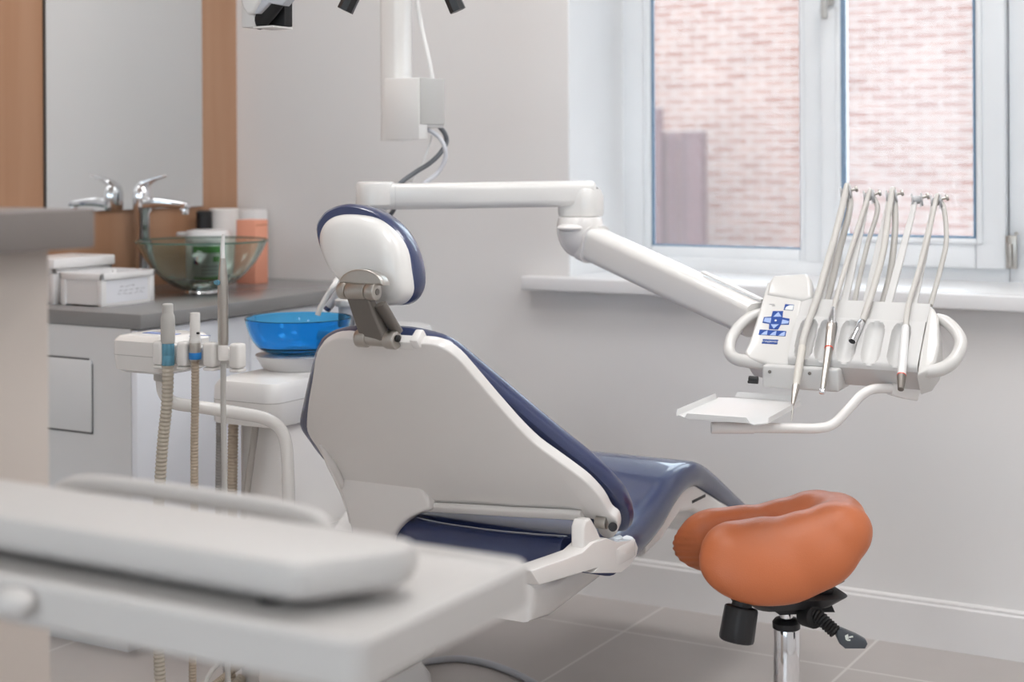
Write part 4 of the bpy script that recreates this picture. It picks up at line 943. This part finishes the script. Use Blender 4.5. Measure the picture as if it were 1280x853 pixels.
# tension knob (ribbed)
k0, k1 = K(928, 752, 2.86), K(920, 803, 2.85); g = (k1-k0)
nb = new(); rings = []; n = 36; e1 = g.orthogonal().normalized(); e2 = g.normalized().cross(e1)
for r0, f in ((.018, -.02), (.019, .12), (.0285, .14), (.0300, .18), (.0315, .9), (.0300, .97), (.026, 1.0)):
    rings.append([k0 + g*f + (e1*math.cos(2*PI*k/n) + e2*math.sin(2*PI*k/n)) * (r0*(1 + (.035 if (k % 3 == 0 and .13 < f < .98) else 0))) for k in range(n)])
loft(rings, nb); obj('tension_knob', nb, M_black, st_)
obj('knob_shaft', cyl(K(930, 735, 2.87), k0, .017, 20), M_black, st_)
# lever
corrp = [K(1013, 766, 2.90), K(1024, 772, 2.89), K(1034, 781, 2.88), K(1045, 791, 2.87)]
obj('pivot', cyl(K(1006, 768, 2.92), K(1020, 772, 2.89), .022, 20, .004), M_blackr, mech)
lvb = corr(corrp, .0125, .006, M_blackr, 'lever_bellows', st_)
pd = prism([K(1046, 788, 2.87), K(1053, 787, 2.87), K(1072, 795, 2.87), K(1083, 801, 2.87), K(1085, 806, 2.87), K(1082, 812, 2.87), K(1057, 812, 2.87), K(1050, 806, 2.87), K(1046, 797, 2.87)], CW*.02, .004, 3)
pad_ = obj('lever_paddle', pd, M_lever, st_, 'slate grey paddle')
ic = new()
for pts in ([(1056, 795), (1060, 793), (1061, 799), (1057, 800)], [(1061, 796), (1066, 795), (1066.5, 797), (1061.5, 798)], [(1057, 800), (1063, 799.5), (1063, 801.5), (1059.5, 801.5)]):
    prism([K(*p, 2.8695) for p in pts], -CW*.0005, bm=ic)
obj('icon', ic, M_labelw, pad_, 'white seat symbol')
# gas lift
zt2 = P(983, 787, 2.95).z
obj('collar', lathe([(.020, 0), (.0262, .003), (.0265, .014), (.022, .020), (.016, .022)], (cx_, cy_, zt2), n=32), M_black, st_)
obj('piston', cyl((cx_, cy_, zt2), (cx_, cy_, P(983, 765, 2.95).z), .0125, 24), M_chrome, st_)
obj('gas_lift', cyl((cx_, cy_, .085), (cx_, cy_, zt2 + .002), .0245, 32, .001), M_chrome, st_)
obj('hub', cyl((cx_, cy_, .065), (cx_, cy_, .115), .036, 28, .006), M_chrome, st_)
for k in range(5):
    a = 2*PI*k/5 + .3; d_ = V((math.cos(a), math.sin(a), 0)); o2 = V((cx_, cy_, 0))
    lg = obj('leg', sweep([o2 + d_*.02 + UP*.092, o2 + d_*.15 + UP*.082, o2 + d_*.265 + UP*.070], rrect(.036, .022, .006), scale=[1.1, .95, .7]), M_chrome, st_)
    cc2 = o2 + d_*.262; s2_ = d_.cross(UP)
    b = cyl(cc2 + UP*.026 - s2_*.022, cc2 + UP*.026 - s2_*.006, .026, 20, .004); cyl(cc2 + UP*.026 + s2_*.006, cc2 + UP*.026 + s2_*.022, .026, 20, .004, bm=b); cyl(cc2 + UP*.026 - s2_*.008, cc2 + UP*.068, .007, 10, bm=b)
    obj('caster', b, M_black, lg)

# ================================================================== TROLLEY (foreground)
TZ = .843
tx0, tx1, ty0, ty1 = -1.335, -.664, .925, 1.195
tl = thing('trolley', 'white tray trolley with raised lip, blurred in the foreground', 'trolley', (-1.15, 1.06, 0))
def rr2(x0, x1, y0, y1, r, z, o=0): return [V(((x0+x1)/2 + a, (y0+y1)/2 + c, z)) for a, c in rrect(x1-x0-2*o, y1-y0-2*o, max(.002, r-o), 5)]
R2 = .022
obj('tray_top', loft([rr2(tx0, tx1, ty0, ty1, R2, TZ-.038, .004), rr2(tx0, tx1, ty0, ty1, R2, TZ-.034), rr2(tx0, tx1, ty0, ty1, R2, TZ-.004), rr2(tx0, tx1, ty0, ty1, R2, TZ, .004), rr2(tx0, tx1, ty0, ty1, R2, TZ, .012), rr2(tx0, tx1, ty0, ty1, R2, TZ-.005, .018), rr2(tx0, tx1, ty0, ty1, R2, TZ-.006, .03)]), M_trolley, tl)
obj('back_rail', tube([V((-1.245, 1.19, TZ-.012)), V((-1.235, 1.193, TZ+.004)), V((-1.19, 1.195, TZ+.013)), V((-1.05, 1.195, TZ+.014)), V((-.945, 1.194, TZ+.012)), V((-.900, 1.192, TZ+.006)), V((-.890, 1.19, TZ-.012))], .0095, 14, 6), M_trolley, tl)
obj('column', bx(-1.335, -1.28, 1.03, 1.09, .10, TZ-.03, .008), M_trolley, tl)
for k in range(4):
    a = (-1.3, -.45, .45, 1.3)[k]; d_ = V((math.cos(a), math.sin(a), 0)); o2 = V((-1.307, 1.06, 0))
    if True:
        lg = obj('leg', sweep([o2 + UP*.105, o2 + d_*.12 + UP*.085, o2 + d_*.20 + UP*.075], rrect(.036, .024, .006)), M_trolley, tl)
        cc2 = o2 + d_*.195; obj('caster', merge(cyl(cc2 + UP*.03 - d_.cross(UP)*.012, cc2 + UP*.03 + d_.cross(UP)*.012, .030, 20, .004), cyl(cc2 + UP*.03, cc2 + UP*.075, .008, 10)), M_black, lg)
hq = P(-2, 760, 1.28)
obj('handle_knob', ellipsoid(V((hq.x, ty0-.012, hq.z)), (V((.02, 0, 0)), V((0, .016, 0)), V((0, 0, .012)))), M_trolley, tl)
# low white case on the trolley
zz = TZ-.005
foot = [(-1.31, .968), (-.752, .966), (-.700, 1.050), (-.715, 1.086), (-1.31, 1.092)]
ctrf = V((-1.0, 1.03, 0))
def fo(z, o):                                         # rounded footprint inset by o
    pts = []
    n_f = len(foot)
    for i, p in enumerate(foot):
        p = V((p[0], p[1], 0)); a = (V((*foot[i-1], 0)) - p).normalized(); c = (V((*foot[(i+1) % n_f], 0)) - p).normalized(); rr = .016
        for k in range(6):
            u = k/5; pts.append((p + a*rr)*(1-u)**2 + p*2*u*(1-u) + (p + c*rr)*u*u)
    return [V((ctrf.x + (q.x-ctrf.x)*(1-o/.30), ctrf.y + (q.y-ctrf.y)*(1-o/.062), z)) for q in pts]
cs = thing('instrument_case', 'low white rounded case lying on the foreground trolley', 'case', (-1.02, 1.03, zz))
obj('body', loft([fo(zz+.009, .010), fo(zz+.014, .003), fo(zz+.020, 0), fo(zz+.034, 0), fo(zz+.040, .004), fo(zz+.042, .012)]), M_trolley, cs)
for X, Y in ((-1.27, .995), (-1.27, 1.065), (-.80, .995), (-.76, 1.055)): obj('foot', cyl((X, Y, zz), (X, Y, zz+.0092), .010, 14), M_blackr, cs)

# ================================================================== FLOOR CABLE
tag(obj('floor_cable', tube([onz(505, 832, .008), onz(545, 826, .008), onz(575, 824, .008), onz(610, 830, .008), onz(645, 843, .008), onz(680, 862, .008), onz(720, 890, .008)], .008, 10, 8), M_cableb), 'grey cable curving over the floor behind the chair foot', 'cable')
